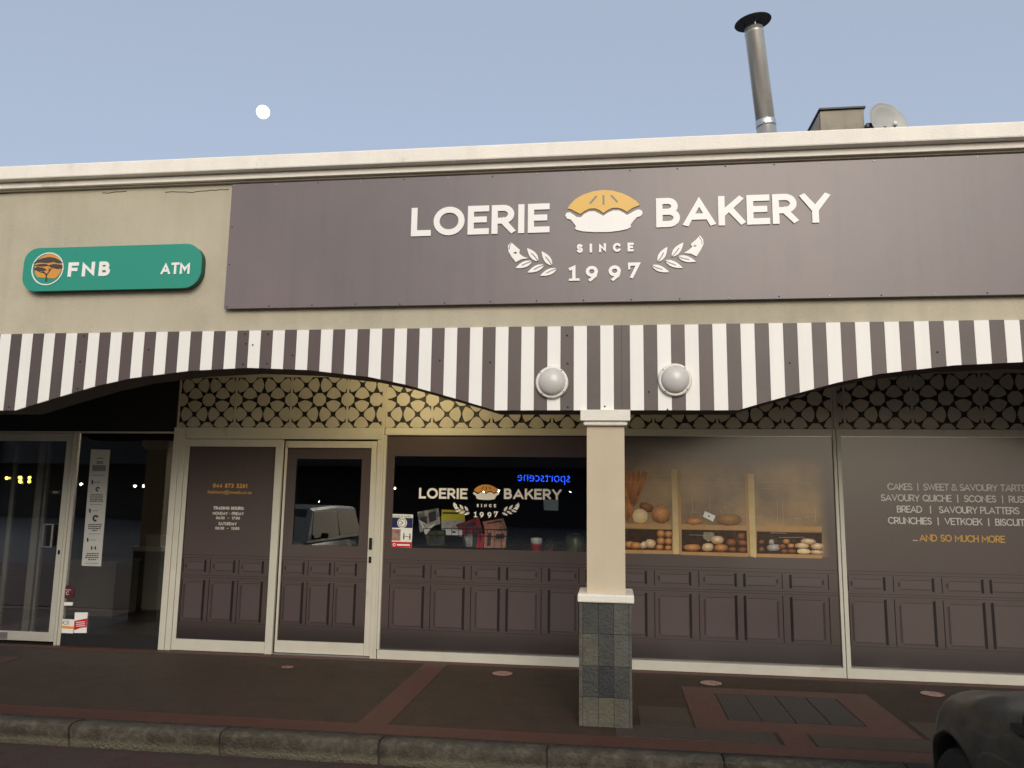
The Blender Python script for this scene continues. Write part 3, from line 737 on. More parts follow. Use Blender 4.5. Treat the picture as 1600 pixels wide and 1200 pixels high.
# stickers on the bank pane
def sticker(name, label, pxq, m):
    P = [pz(*q) for q in pxq]; x = sum(p[0] for p in P)/len(P); z = min(p[1] for p in P)
    o = empty(name, (x, S-.005, z), label, 'sticker'); MB().prism(P, S-.0075, S-.005).build('sticker_sheet', m, o); return o
s1 = sticker('round_sticker', 'round maroon sticker with white letter on the bank pane', [(106+10*math.cos(R(a)), 925+10.5*math.sin(R(a))) for a in range(0, 360, 20)], REDD)
p = pz(106, 925); mb = MB(); ribbon(mb, arc(p[0], p[1]-.012, .016, .016, 40, 330, 10), .006, S-.0085, S-.0078); ribbon(mb, [(p[0]-.035, p[1]+.022), (p[0]+.035, p[1]+.022)], .006, S-.0085, S-.0078); mb.build('sticker_print', TXT, s1)
s1b = sticker('small_label', 'small white label below the round maroon sticker', [(99, 941), (114, 941), (113, 946), (98.5, 946)], PAPER)
s2 = sticker('registration_sticker', 'white and orange sticker lettered NCR at the foot of the bank pane', [(92, 967), (116.5, 968), (114, 990), (88.5, 989)], PAPER)
P = [pz(*q) for q in [(90.2, 977), (115.2, 979), (114.9, 983), (89.7, 981)]]; MB().prism(P, S-.0083, S-.0075).build('orange_band', ORG, s2)
p = pz(96, 977); text('NCR', 'sticker_letters', INKG, s2, p[0]-.01, p[1]+.006, .045, .005, .008, S-.0085, .001, 'l', .10)
s3 = sticker('red_sticker', 'red and white sticker right of the NCR sticker on the bank pane', [(117, 957), (137, 957), (135, 989), (115, 989)], PAPER)
P = [pz(*q) for q in [(116.3, 970), (136.4, 966), (135.4, 980), (126, 981), (115.6, 985)]]; MB().prism(P, S-.0083, S-.0075).build('red_shape', RED, s3)
mb = MB()
for i in range(3): P = [pz(*q) for q in [(119, 972+i*3), (133, 971+i*3), (133, 972+i*3), (119, 973+i*3)]]; mb.prism(P, S-.0089, S-.0083)
mb.build('sticker_print', PAPER, s3)

# fixed panel left of the bakery door
fp = empty('fixed_door_panel', (-4.1, S, 0), 'fixed panel with mauve film showing the phone number and trading hours', 'door panel')
fr(fp, 'jamb', -4.740, -4.672, 0, 2.345, S-.04, S+.03); fr(fp, 'jamb', -4.669, -4.606, .0, 2.345, S-.032, S+.03); fr(fp, 'jamb', -4.603, -4.557, .004, 2.136, S-.022, S+.03)
fr(fp, 'head', -4.603, -2.402, 2.222, 2.345, S-.036, S+.03); fr(fp, 'top_rail', -4.603, -3.49, 2.138, 2.220, S-.022, S+.03)
fr(fp, 'post', -3.569, -3.490, .0, 2.136, S-.030, S+.026); fr(fp, 'bottom_rail', -4.555, -3.571, .006, .119, S-.030, S+.03)
B('gasket', RUBBER, fp, -4.556, -4.548, FY-.003, FY, .12, 2.137)
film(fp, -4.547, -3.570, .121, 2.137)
grooves(fp, [('t', -4.536), ('m', -4.508), ('k', -4.288), ('t', -4.231), ('m', -4.192), ('k', -3.965), ('t', -3.911), ('m', -3.873), ('k', -3.646)], -4.546, -3.571, FY)
cx = -4.068; yt = FY-.001
text('044 873 3261', 'printed_text', SHELFGOLD, fp, cx, 1.696, .046, .0085, .010, yt, .001, 'c', .39)
fonttext('lbakkery@mweb.co.za', 'printed_text', SHELFGOLD, fp, cx, 1.634, .05, yt, width=.50, off=.0)
text('TRADING HOURS:', 'printed_text', TXT, fp, cx, 1.464, .034, .0075, .008, yt, .001, 'c', .345)
text('MONDAY - FRIDAY', 'printed_text', TXT, fp, cx, 1.409, .032, .0055, .008, yt, .001, 'c', .35)
text('06:30  –  17:00', 'printed_text', TXT, fp, cx, 1.362, .030, .0055, .008, yt, .001, 'c', .27)
text('SATURDAY', 'printed_text', TXT, fp, cx, 1.301, .032, .0055, .008, yt, .001, 'c', .205)
text('06:30  –  13:00', 'printed_text', TXT, fp, cx, 1.254, .030, .0055, .008, yt, .001, 'c', .27)

# bakery sliding door leaf
dl = empty('bakery_sliding_door', (-2.98, S+.04, 0), 'mauve panelled bakery sliding door with a square glass window', 'door')
DY = S+.010
fr(dl, 'stile', -3.475, -3.452, .02, 2.206, DY-.01, DY+.04); fr(dl, 'stile', -2.516, -2.448, .02, 2.206, DY-.02, DY+.04)
fr(dl, 'top_rail', -3.451, -2.518, 2.132, 2.206, DY-.018, DY+.04); fr(dl, 'bottom_rail', -3.451, -2.518, .02, .138, DY-.018, DY+.04)
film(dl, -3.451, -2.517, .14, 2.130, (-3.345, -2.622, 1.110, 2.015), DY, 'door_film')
B('glass_pane', GLASS, dl, -3.45, -2.518, DY+.012, DY+.017, .14, 2.13)
grooves(dl, [('t', -3.437), ('m', -3.408), ('k', -3.208), ('t', -3.157), ('m', -3.125), ('k', -2.92), ('t', -2.87), ('m', -2.838), ('k', -2.640)], -3.450, -2.518, DY)
B('door_handle', METALD, dl, -2.503, -2.468, DY-.032, DY-.02, 1.08, 1.20, .006); B('door_lock', METALD, dl, -2.500, -2.470, DY-.030, DY-.02, .945, 1.01, .006)
B('gap_shadow_strip', RUBBER, fp, -3.489, -3.478, S+.0, S+.03, .02, 2.22)
B('threshold_track', ALU, dl, -3.47, -2.45, S-.035, S+.055, -.0, .014)
fp2 = fp
fr(fp2, 'jamb', -2.446, -2.402, .0, 2.220, S-.034, S+.03); fr(fp2, 'jamb', -2.400, -2.376, 0, 2.345, S-.040, S+.03)

# window left of the column
def window(name, label, x0, x1, holes=None, mull=True):
    o = empty(name, ((x0+x1)/2, S, 0), label, 'window')
    fr(o, 'sill', x0-.02, x1+.0, .0, .093, S-.045, S+.03); fr(o, 'head', x0-.02, x1, 2.272, 2.345, S-.03, S+.03)
    B('sill_bead', ALU, o, x0, x1, S-.047, S-.013, .0935, .0975); B('head_bead', ALU, o, x0, x1, S-.032, S-.013, 2.2675, 2.2715)
    B('glass_pane', GLASS, o, x0, x1, S-.004, S+.002, .098, 2.267)
    return o
w1 = window('display_window', 'display window with white bakery lettering and a magazine rack behind it, left of the column', -2.345, -.10)
fr(w1, 'jamb', -2.374, -2.346, .095, 2.268, S-.038, S+.03); fr(w1, 'mullion', -.10, -.03, 0, 2.345, S-.042, S+.03)
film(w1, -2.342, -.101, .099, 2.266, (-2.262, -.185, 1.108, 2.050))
grooves(w1, [('t', -2.266), ('m', -2.222), ('k', -1.915), ('t', -1.838), ('m', -1.792), ('k', -1.496), ('t', -1.420), ('m', -1.368), ('k', -1.135), ('k', -1.052), ('m', -.757), ('t', -.706), ('k', -.627), ('m', -.365), ('t', -.33), ('k', -.25)], -2.340, -.102, FY)
# logo again, small, on the glass
A1, A2 = -1.988, -.509; k_ = (A2-A1)/(1.667+1.624); z_off = 1.617-3.757*k_
logo(w1, lambda x, z: (A1+(x+1.624)*k_, z*k_+z_off), S-.0062, .002, LETTER, ORANGE, k_, full=False)
# distancing sticker
s4 = sticker('distancing_sticker', 'navy white and red distancing sticker in the lower left corner of the display window', [(612.5, 803), (645.5, 804), (643, 856), (609.5, 855)], PAPER)
def on(par, name, q, m, yy=S-.0083): 
    return MB().prism([pz(*v) for v in q], yy, yy+.0008).build(name, m, par)
on(s4, 'navy_band', [(612.4, 808.5), (645, 809.5), (644.4, 825), (611.9, 824.5)], NAVY)
p = pz(628.5, 817); MB().prism(arc(p[0], p[1], .052, .052, 0, 360, 24)[:-1], S-.0092, S-.0083).build('white_disc', PAPER, s4)
mb = MB(); ribbon(mb, arc(p[0], p[1], .040, .040, 90, 450, 24), .005, S-.0099, S-.0092); ribbon(mb, [(p[0]-.02, p[1]-.02), (p[0]+.01, p[1]), (p[0]-.02, p[1]+.02)], .006, S-.0099, S-.0092); mb.build('disc_drawing', INK, s4)
on(s4, 'red_band', [(610, 846), (643.4, 847), (643, 855.8), (609.6, 855)], RED)
on(s4, 'pink_square', [(611.6, 826.5), (626.2, 827), (625.5, 845), (610.8, 844.5)], PINK)
mb = MB(); p1 = pz(631, 838); p2 = pz(640.5, 838.5)
for q in (p1, p2): mb.prism([(q[0]-.006, q[1]-.03), (q[0]+.006, q[1]-.03), (q[0]+.008, q[1]+.012), (q[0]-.008, q[1]+.012)], S-.009, S-.0083); mb.prism(arc(q[0], q[1]+.024, .008, .008, 0, 360, 10)[:-1], S-.009, S-.0083)
ribbon(mb, [(p1[0]+.014, p1[1]), (p2[0]-.014, p2[1])], .006, S-.009, S-.0083); mb.build('two_figures', INK, s4)
mb = MB(); p = pz(616, 851); ribbon(mb, arc(p[0], p[1], .013, .013, 90, 450, 12), .006, S-.009, S-.0083); mb.box(p[0]+.03, p[0]+.165, S-.009, S-.0083, p[1]-.009, p[1]+.007); mb.build('band_print', PAPER, s4)
fonttext('QUEUE HERE', 'heading', INK, s4, pz(628.5, 807)[0], pz(628.5, 807)[1]-.008, .026, S-.0082, width=.19)

# window with printed bread
w2 = window('bread_print_window', 'window film printed with a bread display, right of the column', -.03, 2.148)
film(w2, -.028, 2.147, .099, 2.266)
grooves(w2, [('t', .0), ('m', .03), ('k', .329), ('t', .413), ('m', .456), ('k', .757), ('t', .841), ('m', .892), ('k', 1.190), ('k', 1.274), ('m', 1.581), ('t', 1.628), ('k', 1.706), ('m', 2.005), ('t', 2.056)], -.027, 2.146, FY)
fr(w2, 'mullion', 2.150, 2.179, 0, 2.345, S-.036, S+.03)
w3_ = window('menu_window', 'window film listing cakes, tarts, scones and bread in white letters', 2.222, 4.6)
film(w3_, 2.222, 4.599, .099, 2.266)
fr(w3_, 'mullion', 2.183, 2.221, -.0, 2.345, S-.046, S+.03); fr(w3_, 'jamb', 4.60, 4.66, 0, 2.345, S-.036, S+.03)
grooves(w3_, [('t', 2.236), ('m', 2.267), ('k', 2.565), ('t', 2.648), ('m', 2.697), ('k', 3.002), ('t', 3.082), ('m', 3.127), ('k', 3.438), ('k', 3.512), ('m', 3.81), ('t', 3.86), ('k', 3.94), ('m', 4.24), ('t', 4.29)], 2.223, 4.598, FY)
yt = FY-.001; cx = 3.262
for s_, z, x0, x1 in (('CAKES  |  SWEET & SAVOURY TARTS', 1.758, 2.641, 3.885), ('SAVOURY QUICHE  |  SCONES  |  RUSKS', 1.652, 2.575, 3.945),
                     ('BREAD   |   SAVOURY PLATTERS', 1.545, 2.716, 3.812), ('CRUNCHIES  |  VETKOEK  |  BISCUITS', 1.436, 2.630, 3.895)):
    text(s_, 'printed_text', TXT, w3_, x0, z, .066, .0095, .012, yt, .001, 'l', x1-x0)
text('...', 'printed_text', TXT, w3_, 2.846, 1.278, .066, .008, .006, yt, .001, 'l', .04)
text('AND SO MUCH MORE', 'printed_text', SHELFGOLD, w3_, 2.905, 1.278, .066, .010, .012, yt, .001, 'l', .762)

# ---- printed bread picture (flat print on the film, thin layers of film)
def print_backdrop():
    m = bpy.data.materials.new('print_showcase'); m.use_nodes = True
    N, L = m.node_tree.nodes, m.node_tree.links; b = N['Principled BSDF']; b.inputs['Roughness'].default_value = .17; b.inputs['Coat Weight'].default_value = .9; b.inputs['Coat Roughness'].default_value = .3
    geo = N.new('ShaderNodeNewGeometry'); sx = N.new('ShaderNodeSeparateXYZ'); L.new(geo.outputs['Position'], sx.inputs[0])
    def sm(o, a, c):
        r = N.new('ShaderNodeMapRange'); r.interpolation_type = 'SMOOTHSTEP'; r.inputs[1].default_value = a; r.inputs[2].default_value = c; L.new(o, r.inputs[0]); return r.outputs[0]
    def mul(a, c):
        q = N.new('ShaderNodeMath'); q.operation = 'MULTIPLY'; L.new(a, q.inputs[0]); L.new(c, q.inputs[1]); return q.outputs[0]
    right = sm(sx.outputs[0], 2.10, 1.96); top = sm(sx.outputs[2], 2.11, 1.90)
    nz = N.new('ShaderNodeTexNoise'); nz.inputs['Scale'].default_value = 2.6; nz.inputs['Detail'].default_value = 5; L.new(geo.outputs['Position'], nz.inputs[0])
    cr = N.new('ShaderNodeValToRGB'); L.new(nz.outputs[0], cr.inputs[0]); e = cr.color_ramp.elements
    e[0].position = .32; e[0].color = (*lin((100, 78, 52)), 1); e[1].position = .66; e[1].color = (*lin((158, 130, 84)), 1)
    mx = N.new('ShaderNodeMix'); mx.data_type = 'RGBA'; L.new(mul(right, top), mx.inputs[0])
    mx.inputs[6].default_value = (*lin((76, 66, 62)), 1); L.new(cr.outputs[0], mx.inputs[7]); L.new(mx.outputs[2], b.inputs['Base Color'])
    return m
BACK = print_backdrop()
B('printed_showcase', BACK, w2, -.026, 2.11, FY-.0008, FY, 1.106, 2.12)
def zb(x, y): return at(960+x/4.444, 680+y/4.444, FY)
def strip(q, m, name, lv): return MB().prism([(zb(*v).x, zb(*v).z) for v in q], FY-.0008*lv-.0008, FY-.0008*lv).build(name, m, w2)
LOWD = mat('print_low_shelf', lin((58, 44, 34)), .18, .3, 22, c2=lin((96, 78, 58)), cover=.62)
strip([(62, 650), (400, 655), (400, 800), (62, 795)], LOWD, 'printed_lower_shelf', 1); strip([(468, 655), (920, 662), (925, 818), (468, 808)], LOWD, 'printed_lower_shelf', 1); strip([(990, 668), (1440, 678), (1440, 828), (990, 822)], LOWD, 'printed_lower_shelf', 1)
for q, m in (([(62, 612), (392, 620), (392, 655), (62, 640)], WOOD), ([(466, 618), (920, 628), (920, 662), (466, 654)], WOOD), ([(985, 628), (1440, 636), (1440, 668), (985, 662)], WOOD),
             ([(62, 795), (405, 800), (405, 826), (62, 820)], WOOD), ([(468, 808), (925, 820), (925, 845), (468, 830)], WOOD), ([(990, 822), (1440, 832), (1440, 856), (990, 846)], WOOD)):
    strip(q, m, 'printed_shelf', 2)
for q, m in (([(395, 236), (436, 240), (450, 826), (410, 826)], WOODL), ([(438, 236), (458, 250), (468, 830), (452, 826)], WOOD), ([(922, 264), (968, 268), (986, 850), (944, 842)], WOODL), ([(903, 262), (918, 262), (940, 842), (925, 838)], WOOD)):
    strip(q, m, 'printed_post', 3)
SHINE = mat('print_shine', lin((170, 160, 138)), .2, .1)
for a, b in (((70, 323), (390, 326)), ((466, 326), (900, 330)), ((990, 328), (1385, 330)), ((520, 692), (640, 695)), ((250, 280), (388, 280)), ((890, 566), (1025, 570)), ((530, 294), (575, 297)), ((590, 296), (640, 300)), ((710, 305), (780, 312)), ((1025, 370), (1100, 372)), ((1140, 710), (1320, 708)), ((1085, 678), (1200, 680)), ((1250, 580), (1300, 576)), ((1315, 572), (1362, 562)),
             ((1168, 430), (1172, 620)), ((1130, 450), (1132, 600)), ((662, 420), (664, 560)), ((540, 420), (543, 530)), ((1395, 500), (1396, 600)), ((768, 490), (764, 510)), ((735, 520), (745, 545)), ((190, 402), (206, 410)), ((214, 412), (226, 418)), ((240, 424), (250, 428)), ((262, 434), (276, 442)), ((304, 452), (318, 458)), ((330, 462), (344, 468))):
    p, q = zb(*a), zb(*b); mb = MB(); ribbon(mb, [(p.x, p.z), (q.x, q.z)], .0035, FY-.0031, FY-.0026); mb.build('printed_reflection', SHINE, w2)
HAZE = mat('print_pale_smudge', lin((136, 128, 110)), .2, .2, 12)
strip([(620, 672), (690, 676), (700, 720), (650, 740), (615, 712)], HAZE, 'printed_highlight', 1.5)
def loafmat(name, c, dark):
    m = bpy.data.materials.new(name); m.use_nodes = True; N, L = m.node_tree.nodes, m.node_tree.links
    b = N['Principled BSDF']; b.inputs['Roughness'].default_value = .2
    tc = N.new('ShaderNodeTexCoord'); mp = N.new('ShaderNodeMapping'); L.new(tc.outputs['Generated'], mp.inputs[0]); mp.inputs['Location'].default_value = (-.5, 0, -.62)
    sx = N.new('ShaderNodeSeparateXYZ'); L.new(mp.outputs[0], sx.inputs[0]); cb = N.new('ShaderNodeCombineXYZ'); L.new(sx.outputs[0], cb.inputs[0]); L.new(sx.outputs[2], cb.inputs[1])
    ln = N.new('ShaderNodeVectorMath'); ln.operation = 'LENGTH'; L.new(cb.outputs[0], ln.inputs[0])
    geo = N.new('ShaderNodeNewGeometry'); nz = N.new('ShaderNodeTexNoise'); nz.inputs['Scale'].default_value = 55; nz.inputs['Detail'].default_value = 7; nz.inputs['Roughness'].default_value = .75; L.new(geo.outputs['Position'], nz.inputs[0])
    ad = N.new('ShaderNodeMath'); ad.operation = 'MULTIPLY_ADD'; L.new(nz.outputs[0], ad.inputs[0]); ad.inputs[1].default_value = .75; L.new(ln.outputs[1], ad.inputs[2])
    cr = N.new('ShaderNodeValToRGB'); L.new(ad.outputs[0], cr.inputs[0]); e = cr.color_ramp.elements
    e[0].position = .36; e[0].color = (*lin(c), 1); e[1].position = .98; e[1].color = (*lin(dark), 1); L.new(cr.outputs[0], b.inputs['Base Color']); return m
LF = {'b': loafmat('loaf_brown', (216, 158, 98), (104, 58, 28)), 'w': loafmat('loaf_floury', (232, 212, 176), (140, 100, 64)), 'd': loafmat('loaf_dark', (156, 104, 66), (70, 44, 30)),
      'c': loafmat('loaf_cut_pale', (230, 212, 170), (196, 166, 116)), 's': loafmat('loaf_seeded', (168, 132, 86), (98, 68, 40)), 'g': loafmat('baguette', (196, 128, 72), (124, 76, 42)), 'p': loafmat('bag_plastic', (188, 184, 178), (110, 100, 92))}
def loaf(cx_, cy_, rx, ry, k='b', rot=0, lv=3, name='printed_loaf'):
    pts = []; n = 18
    for i in range(n):
        a = 2*math.pi*i/n; r_ = 1+random.uniform(-.055, .055)
        x, y_ = rx*r_*math.copysign(abs(math.cos(a))**.8, math.cos(a)), ry*r_*math.copysign(abs(math.sin(a))**.85, math.sin(a))
        c, s_ = math.cos(R(rot)), math.sin(R(rot)); p = zb(cx_+x*c-y_*s_, cy_+x*s_+y_*c); pts.append((p.x, p.z))
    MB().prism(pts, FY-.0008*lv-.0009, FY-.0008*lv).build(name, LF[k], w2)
for i, (x0, y0, x1, y1, r_) in enumerate([(90, 250, 95, 590, 20), (130, 250, 100, 440, 17), (168, 245, 118, 480, 19), (210, 248, 130, 500, 18), (80, 330, 88, 600, 17), (75, 420, 140, 600, 14), (222, 260, 160, 420, 14)]):
    L_ = math.hypot(x1-x0, y1-y0)/2; loaf((x0+x1)/2, (y0+y1)/2, L_, r_, 'g', math.degrees(math.atan2(y1-y0, x1-x0)), 2+i*.35, 'printed_baguette')
for a in [(225, 500, 52, 30, 'd', 20, 3), (178, 562, 52, 48, 'c', 0, 4), (322, 550, 66, 62, 'b', 0, 4.6), (555, 598, 58, 24, 'b', 0, 3), (796, 588, 88, 40, 's', 0, 3),
          (105, 760, 34, 26, 'b', 0, 3), (150, 766, 40, 24, 'b', 0, 4), (205, 762, 30, 22, 'w', -30, 4.4), (252, 752, 36, 30, 'w', 20, 5),
          (322, 685, 28, 26, 'b', 0, 3), (376, 688, 26, 24, 'b', 0, 3), (322, 735, 28, 26, 'b', 0, 4), (376, 738, 26, 24, 'b', 0, 4), (314, 778, 27, 20, 'b', 0, 4.6), (374, 782, 24, 17, 'b', 0, 4.6),
          (540, 780, 62, 24, 'b', 0, 3), (648, 778, 40, 28, 'w', 0, 3), (740, 782, 46, 26, 'b', 0, 3.5), (714, 728, 44, 28, 'w', 0, 4), (812, 745, 34, 26, 'd', 0, 3), (820, 794, 30, 18, 'd', 0, 3.6),
          (880, 702, 28, 24, 'd', 0, 3), (888, 748, 32, 20, 'd', 0, 3.6), (888, 796, 32, 18, 'd', 0, 4), (1022, 742, 20, 16, 'd', 0, 3), (1022, 794, 20, 18, 'd', 0, 3), (1105, 780, 46, 24, 'p', 0, 3), (1090, 742, 20, 20, 'p', 0, 3.3),
          (1192, 738, 24, 18, 'b', 0, 4), (1166, 772, 24, 17, 'd', 0, 3.6), (1226, 768, 24, 16, 'b', 0, 3.6), (1180, 806, 24, 14, 'd', 0, 4.4), (1232, 806, 28, 15, 'd', 0, 4.6),
          (1302, 768, 50, 20, 'w', 4, 3.6), (1346, 738, 52, 20, 'w', 6, 4), (1410, 772, 48, 22, 'w', 4, 3.4), (1314, 806, 46, 17, 'c', 2, 4.4), (1405, 812, 48, 14, 'w', 3, 4.2)]:
    loaf(*a)
strip([(628, 526), (702, 560), (684, 600), (614, 565)], PAPER, 'printed_price_card', 5); strip([(652, 556), (664, 560), (661, 568), (649, 564)], INK, 'printed_card_mark', 6)
mb = MB(); q = [(530, 570), (536, 534), (596, 534), (598, 572)]; ribbon(mb, [(zb(*v).x, zb(*v).z) for v in q], .003, FY-.005, FY-.0042); mb.build('printed_card_holder', SHINE, w2)

# ------------------------------------------------------------------ things behind the display window
def A(px, py, Y): p = at(px, py, Y); return (p.x, p.z)
SHELF_Z = 1.06
sh = empty('window_shelf', (-1.2, 8.5, .9), 'dark shelf behind the display window carrying the rack and cup', 'shelf')
B('shelf_board', DARKIN, sh, -2.3, -.15, 8.10, 9.0, SHELF_Z-.04, SHELF_Z)
B('shelf_front', DARKIN, sh, -2.3, -.15, 8.93, 8.96, .01, SHELF_Z-.041)
rk = empty('magazine_rack', (-1.6, 8.45, SHELF_Z), 'black wire rack full of magazines behind the display window', 'rack')
RY = 8.22
mb = MB(); x0, x1 = A(662, 820, RY)[0], A(795, 820, RY)[0]; zt = A(700, 826, RY)[1]
for z in (zt, zt-.07, SHELF_Z+.02): mb.tube([(x0, RY, z), (x1, RY, z)], .004, 6); mb.tube([(x0, RY+.25, z+.05), (x1, RY+.25, z+.05)], .004, 6)
for i in range(13): x = x0+(x1-x0)*i/12; mb.tube([(x, RY, zt), (x, RY, SHELF_Z+.004), (x, RY+.25, SHELF_Z+.004), (x, RY+.25, zt+.05)], .0028, 6)
mb.build('wire_frame', METALD, rk)
def mag(q, Y, m, m2, label, blocks):
    P = [A(*v, Y) for v in q]; o = empty('magazine', (sum(p[0] for p in P)/4, Y, min(p[1] for p in P)), label, 'magazine', 'magazines in the window rack')
    MB().prism(P, Y, Y+.006).build('cover', m, o)
    mb = MB()
    for (u0, v0, u1, v1) in blocks:
        f = lambda u, v: tuple((P[0][i]*(1-u)+P[1][i]*u)*(1-v)+(P[3][i]*(1-u)+P[2][i]*u)*v for i in (0, 1))
        mb.prism([f(u0, v0), f(u1, v0), f(u1, v1), f(u0, v1)], Y-.0008, Y)
    mb.build('cover_picture', m2, o)
MG1 = mat('cover_grey', lin((178, 176, 168)), .3, .3, 18, c2=lin((110, 108, 104)), cover=.55); MG2 = mat('cover_dark', lin((60, 58, 60)), .3, .4, 20)
MG3 = mat('cover_red', lin((150, 50, 48)), .3, .4, 20, c2=lin((60, 44, 44)), cover=.5); MG4 = mat('cover_peach', lin((196, 140, 116)), .3, .2, 20, c2=lin((140, 112, 92)), cover=.55)
MG5 = mat('cover_green', lin((96, 104, 56)), .3, .3, 20, c2=lin((50, 56, 40)), cover=.5)
mag([(652, 800), (685, 794), (688, 818), (656, 832)], 8.30, MG1, MG2, 'grey magazine leaning at the left end of the rack, topmost', [(.1, .3, .4, .75), (.5, .15, .85, .7)])
mag([(654, 812), (672, 822), (682, 816), (665, 836)], 8.25, PAPER, MG1, 'white folded leaflet at the lower left of the rack', [(.2, .2, .8, .7)])
mag([(690, 796), (725, 797), (726, 812), (690, 812)], 8.33, YEL, MG2, 'bright yellow magazine at the back of the rack', [(.05, .25, .75, .42)])
mag([(689, 806), (726, 806), (727, 828), (690, 828)], 8.31, MG1, YEL, 'grey catalogue with a yellow top in the middle of the rack', [(0, 0, 1, .32)])
mag([(712, 820), (748, 808), (754, 830), (722, 836)], 8.28, MG3, MG2, 'red covered magazine slanting in the rack', [(.3, .2, .8, .5)])
mag([(754, 815), (786, 810), (792, 826), (758, 832)], 8.30, MG4, MG3, 'peach covered magazine at the right end of the rack', [(.2, .15, .9, .3)])
mag([(664, 828), (694, 830), (695, 852), (668, 852)], 8.27, MG5, MG2, 'dark green magazine in the lower left of the rack', [(.1, .5, .9, .9)])
mag([(696, 826), (722, 828), (722, 838), (697, 836)], 8.265, PAPER, INK, 'small white card with a black mark in the rack front', [(.4, .3, .6, .6)])
mag([(722, 834), (754, 832), (752, 856), (726, 856)], 8.26, MG2, MG1, 'dark magazine in the lower middle of the rack', [(.1, .1, .5, .9)])
mag([(758, 830), (792, 828), (790, 856), (756, 856)], 8.255, MG4, MG2, 'patterned brown magazine in the lower right of the rack', [(.15, .1, .3, .9), (.5, .2, .9, .5)])
mag([(748, 834), (758, 834), (754, 856), (744, 856)], 8.25, RED, MG2, 'narrow red booklet low in the rack', [(.2, .2, .6, .5)])
# cup, plant, jar, hanging sign
c0 = A(838, 858, 8.35); cu = empty('paper_cup', (c0[0], 8.35, SHELF_Z), 'white and red paper cup standing on the shelf behind the window', 'cup')
MB().lathe([(.042, 0), (.055, .09), (.055, .092)], (c0[0], 8.35, SHELF_Z), 24).build('cup_body', RED, cu); MB().lathe([(.056, .0925), (.062, .15), (.058, .152), (.02, .16)], (c0[0], 8.35, SHELF_Z), 24).build('cup_top', PAPER, cu)
c0 = A(858, 858, 8.35); pl = empty('potted_plant', (c0[0], 8.35, SHELF_Z), 'small leafy pot plant with red buds right of the paper cup', 'plant')
MB().lathe([(.045, 0), (.06, .045)], (c0[0], 8.35, SHELF_Z), 16).build('pot', REDD, pl)
mb = MB(); mr = MB()
for i in range(90):
    p = Vector((c0[0]+random.gauss(0, .035), 8.35+random.gauss(0, .03), SHELF_Z+.05+abs(random.gauss(0, .035)))); d = Vector((random.gauss(0, 1), random.gauss(0, 1), random.gauss(0, .6))).normalized()*.014; e = d.orthogonal().normalized()*.007
    (mr if i % 8 == 0 else mb).quad(p-d, p+e, p+d, p-e)
mb.build('leaves', LEAF, pl); mr.build('buds', RED, pl)
c0 = A(898, 858, 8.4); jr = empty('glass_jar', (c0[0], 8.4, SHELF_Z), 'tall olive jar beside the column at the right end of the window shelf', 'jar')
MB().lathe([(.09, 0), (.095, .02), (.095, .17), (.08, .19)], (c0[0], 8.4, SHELF_Z), 24).build('jar_body', MG5, jr); MB().lathe([(.082, .191), (.082, .215)], (c0[0], 8.4, SHELF_Z), 24).build('jar_lid', NAVY, jr)
hs = empty('hanging_card', (A(861, 790, 8.5)[0], 8.5, A(861, 800, 8.5)[1]), 'pale blue card hanging inside the display window by the column', 'card')
PBL = mat('pale_blue_card', lin((176, 200, 214)), .5, .05)
MB().prism([A(849, 781, 8.5), A(872.5, 781, 8.5), A(872, 798, 8.5), A(850, 797, 8.5)], 8.5, 8.504).build('card', PBL, hs)
mb = MB(); p = A(861, 781, 8.5); mb.tube([(p[0]-.05, 8.502, p[1]), (p[0]-.05, 8.502, 2.95)], .0015, 5); mb.tube([(p[0]+.05, 8.502, p[1]), (p[0]+.05, 8.502, 2.95)], .0015, 5); mb.build('string', METALD, hs)
# bank interior counters
for q, Y, lb in (((102, 176, 875, 950), 9.55, 'low pale grey counter seen through the bank pane, left'), ((222, 262, 835, 930), 10.2, 'pale grey counter seen through the bank pane beside the frame, right')):
    x0 = A(q[0], q[3], Y)[0]; x1 = A(q[1], q[3], Y)[0]; zt = A(q[0], q[2], Y)[1]
    c = empty('bank_counter', ((x0+x1)/2, Y+.2, 0), lb, 'counter'); B('counter_body', COUNTER, c, x0, x1, Y, Y+.5, .05, zt-.03); B('counter_top', COUNTER, c, x0-.02, x1+.02, Y-.02, Y+.52, zt-.029, zt); B('counter_kick', BLACK, c, x0+.01, x1-.01, Y+.02, Y+.48, .007, .049)
sv = empty('bakery_back_counter', (-1.6, 10.5, 0), 'long dark counter deep inside the bakery behind the glass', 'counter')
B('counter_body', DARKIN, sv, -3.6, .6, 10.3, 10.9, .007, 1.0); B('counter_top', METALD, sv, -3.62, .62, 10.28, 10.92, 1.001, 1.03)

# ------------------------------------------------------------------ floor stickers
for px, py, lb in ((449, 1043, 'small round floor sticker in front of the bakery sliding door'), (785, 1053, 'round floor sticker below the display window, left of the column'),
                   (1111, 1068, 'round floor sticker right of the column, nearest to it'), (1457, 1085, 'round floor sticker at the right, before the parked car')):
    d = AX[2]*F_PX+AX[0]*(px-800)-AX[1]*(py-600); t = -EYE/d.z; x, y = d.x*t, d.y*t
    r_ = .055 if px == 449 else .095
    o = empty('floor_sticker', (x, y, .004), lb, 'floor sticker', 'round distancing stickers on the pavement')
    MB().lathe([(r_, 0), (r_, .0016)], (x, y, .0042), 28).build('sticker_disc', PINK, o)

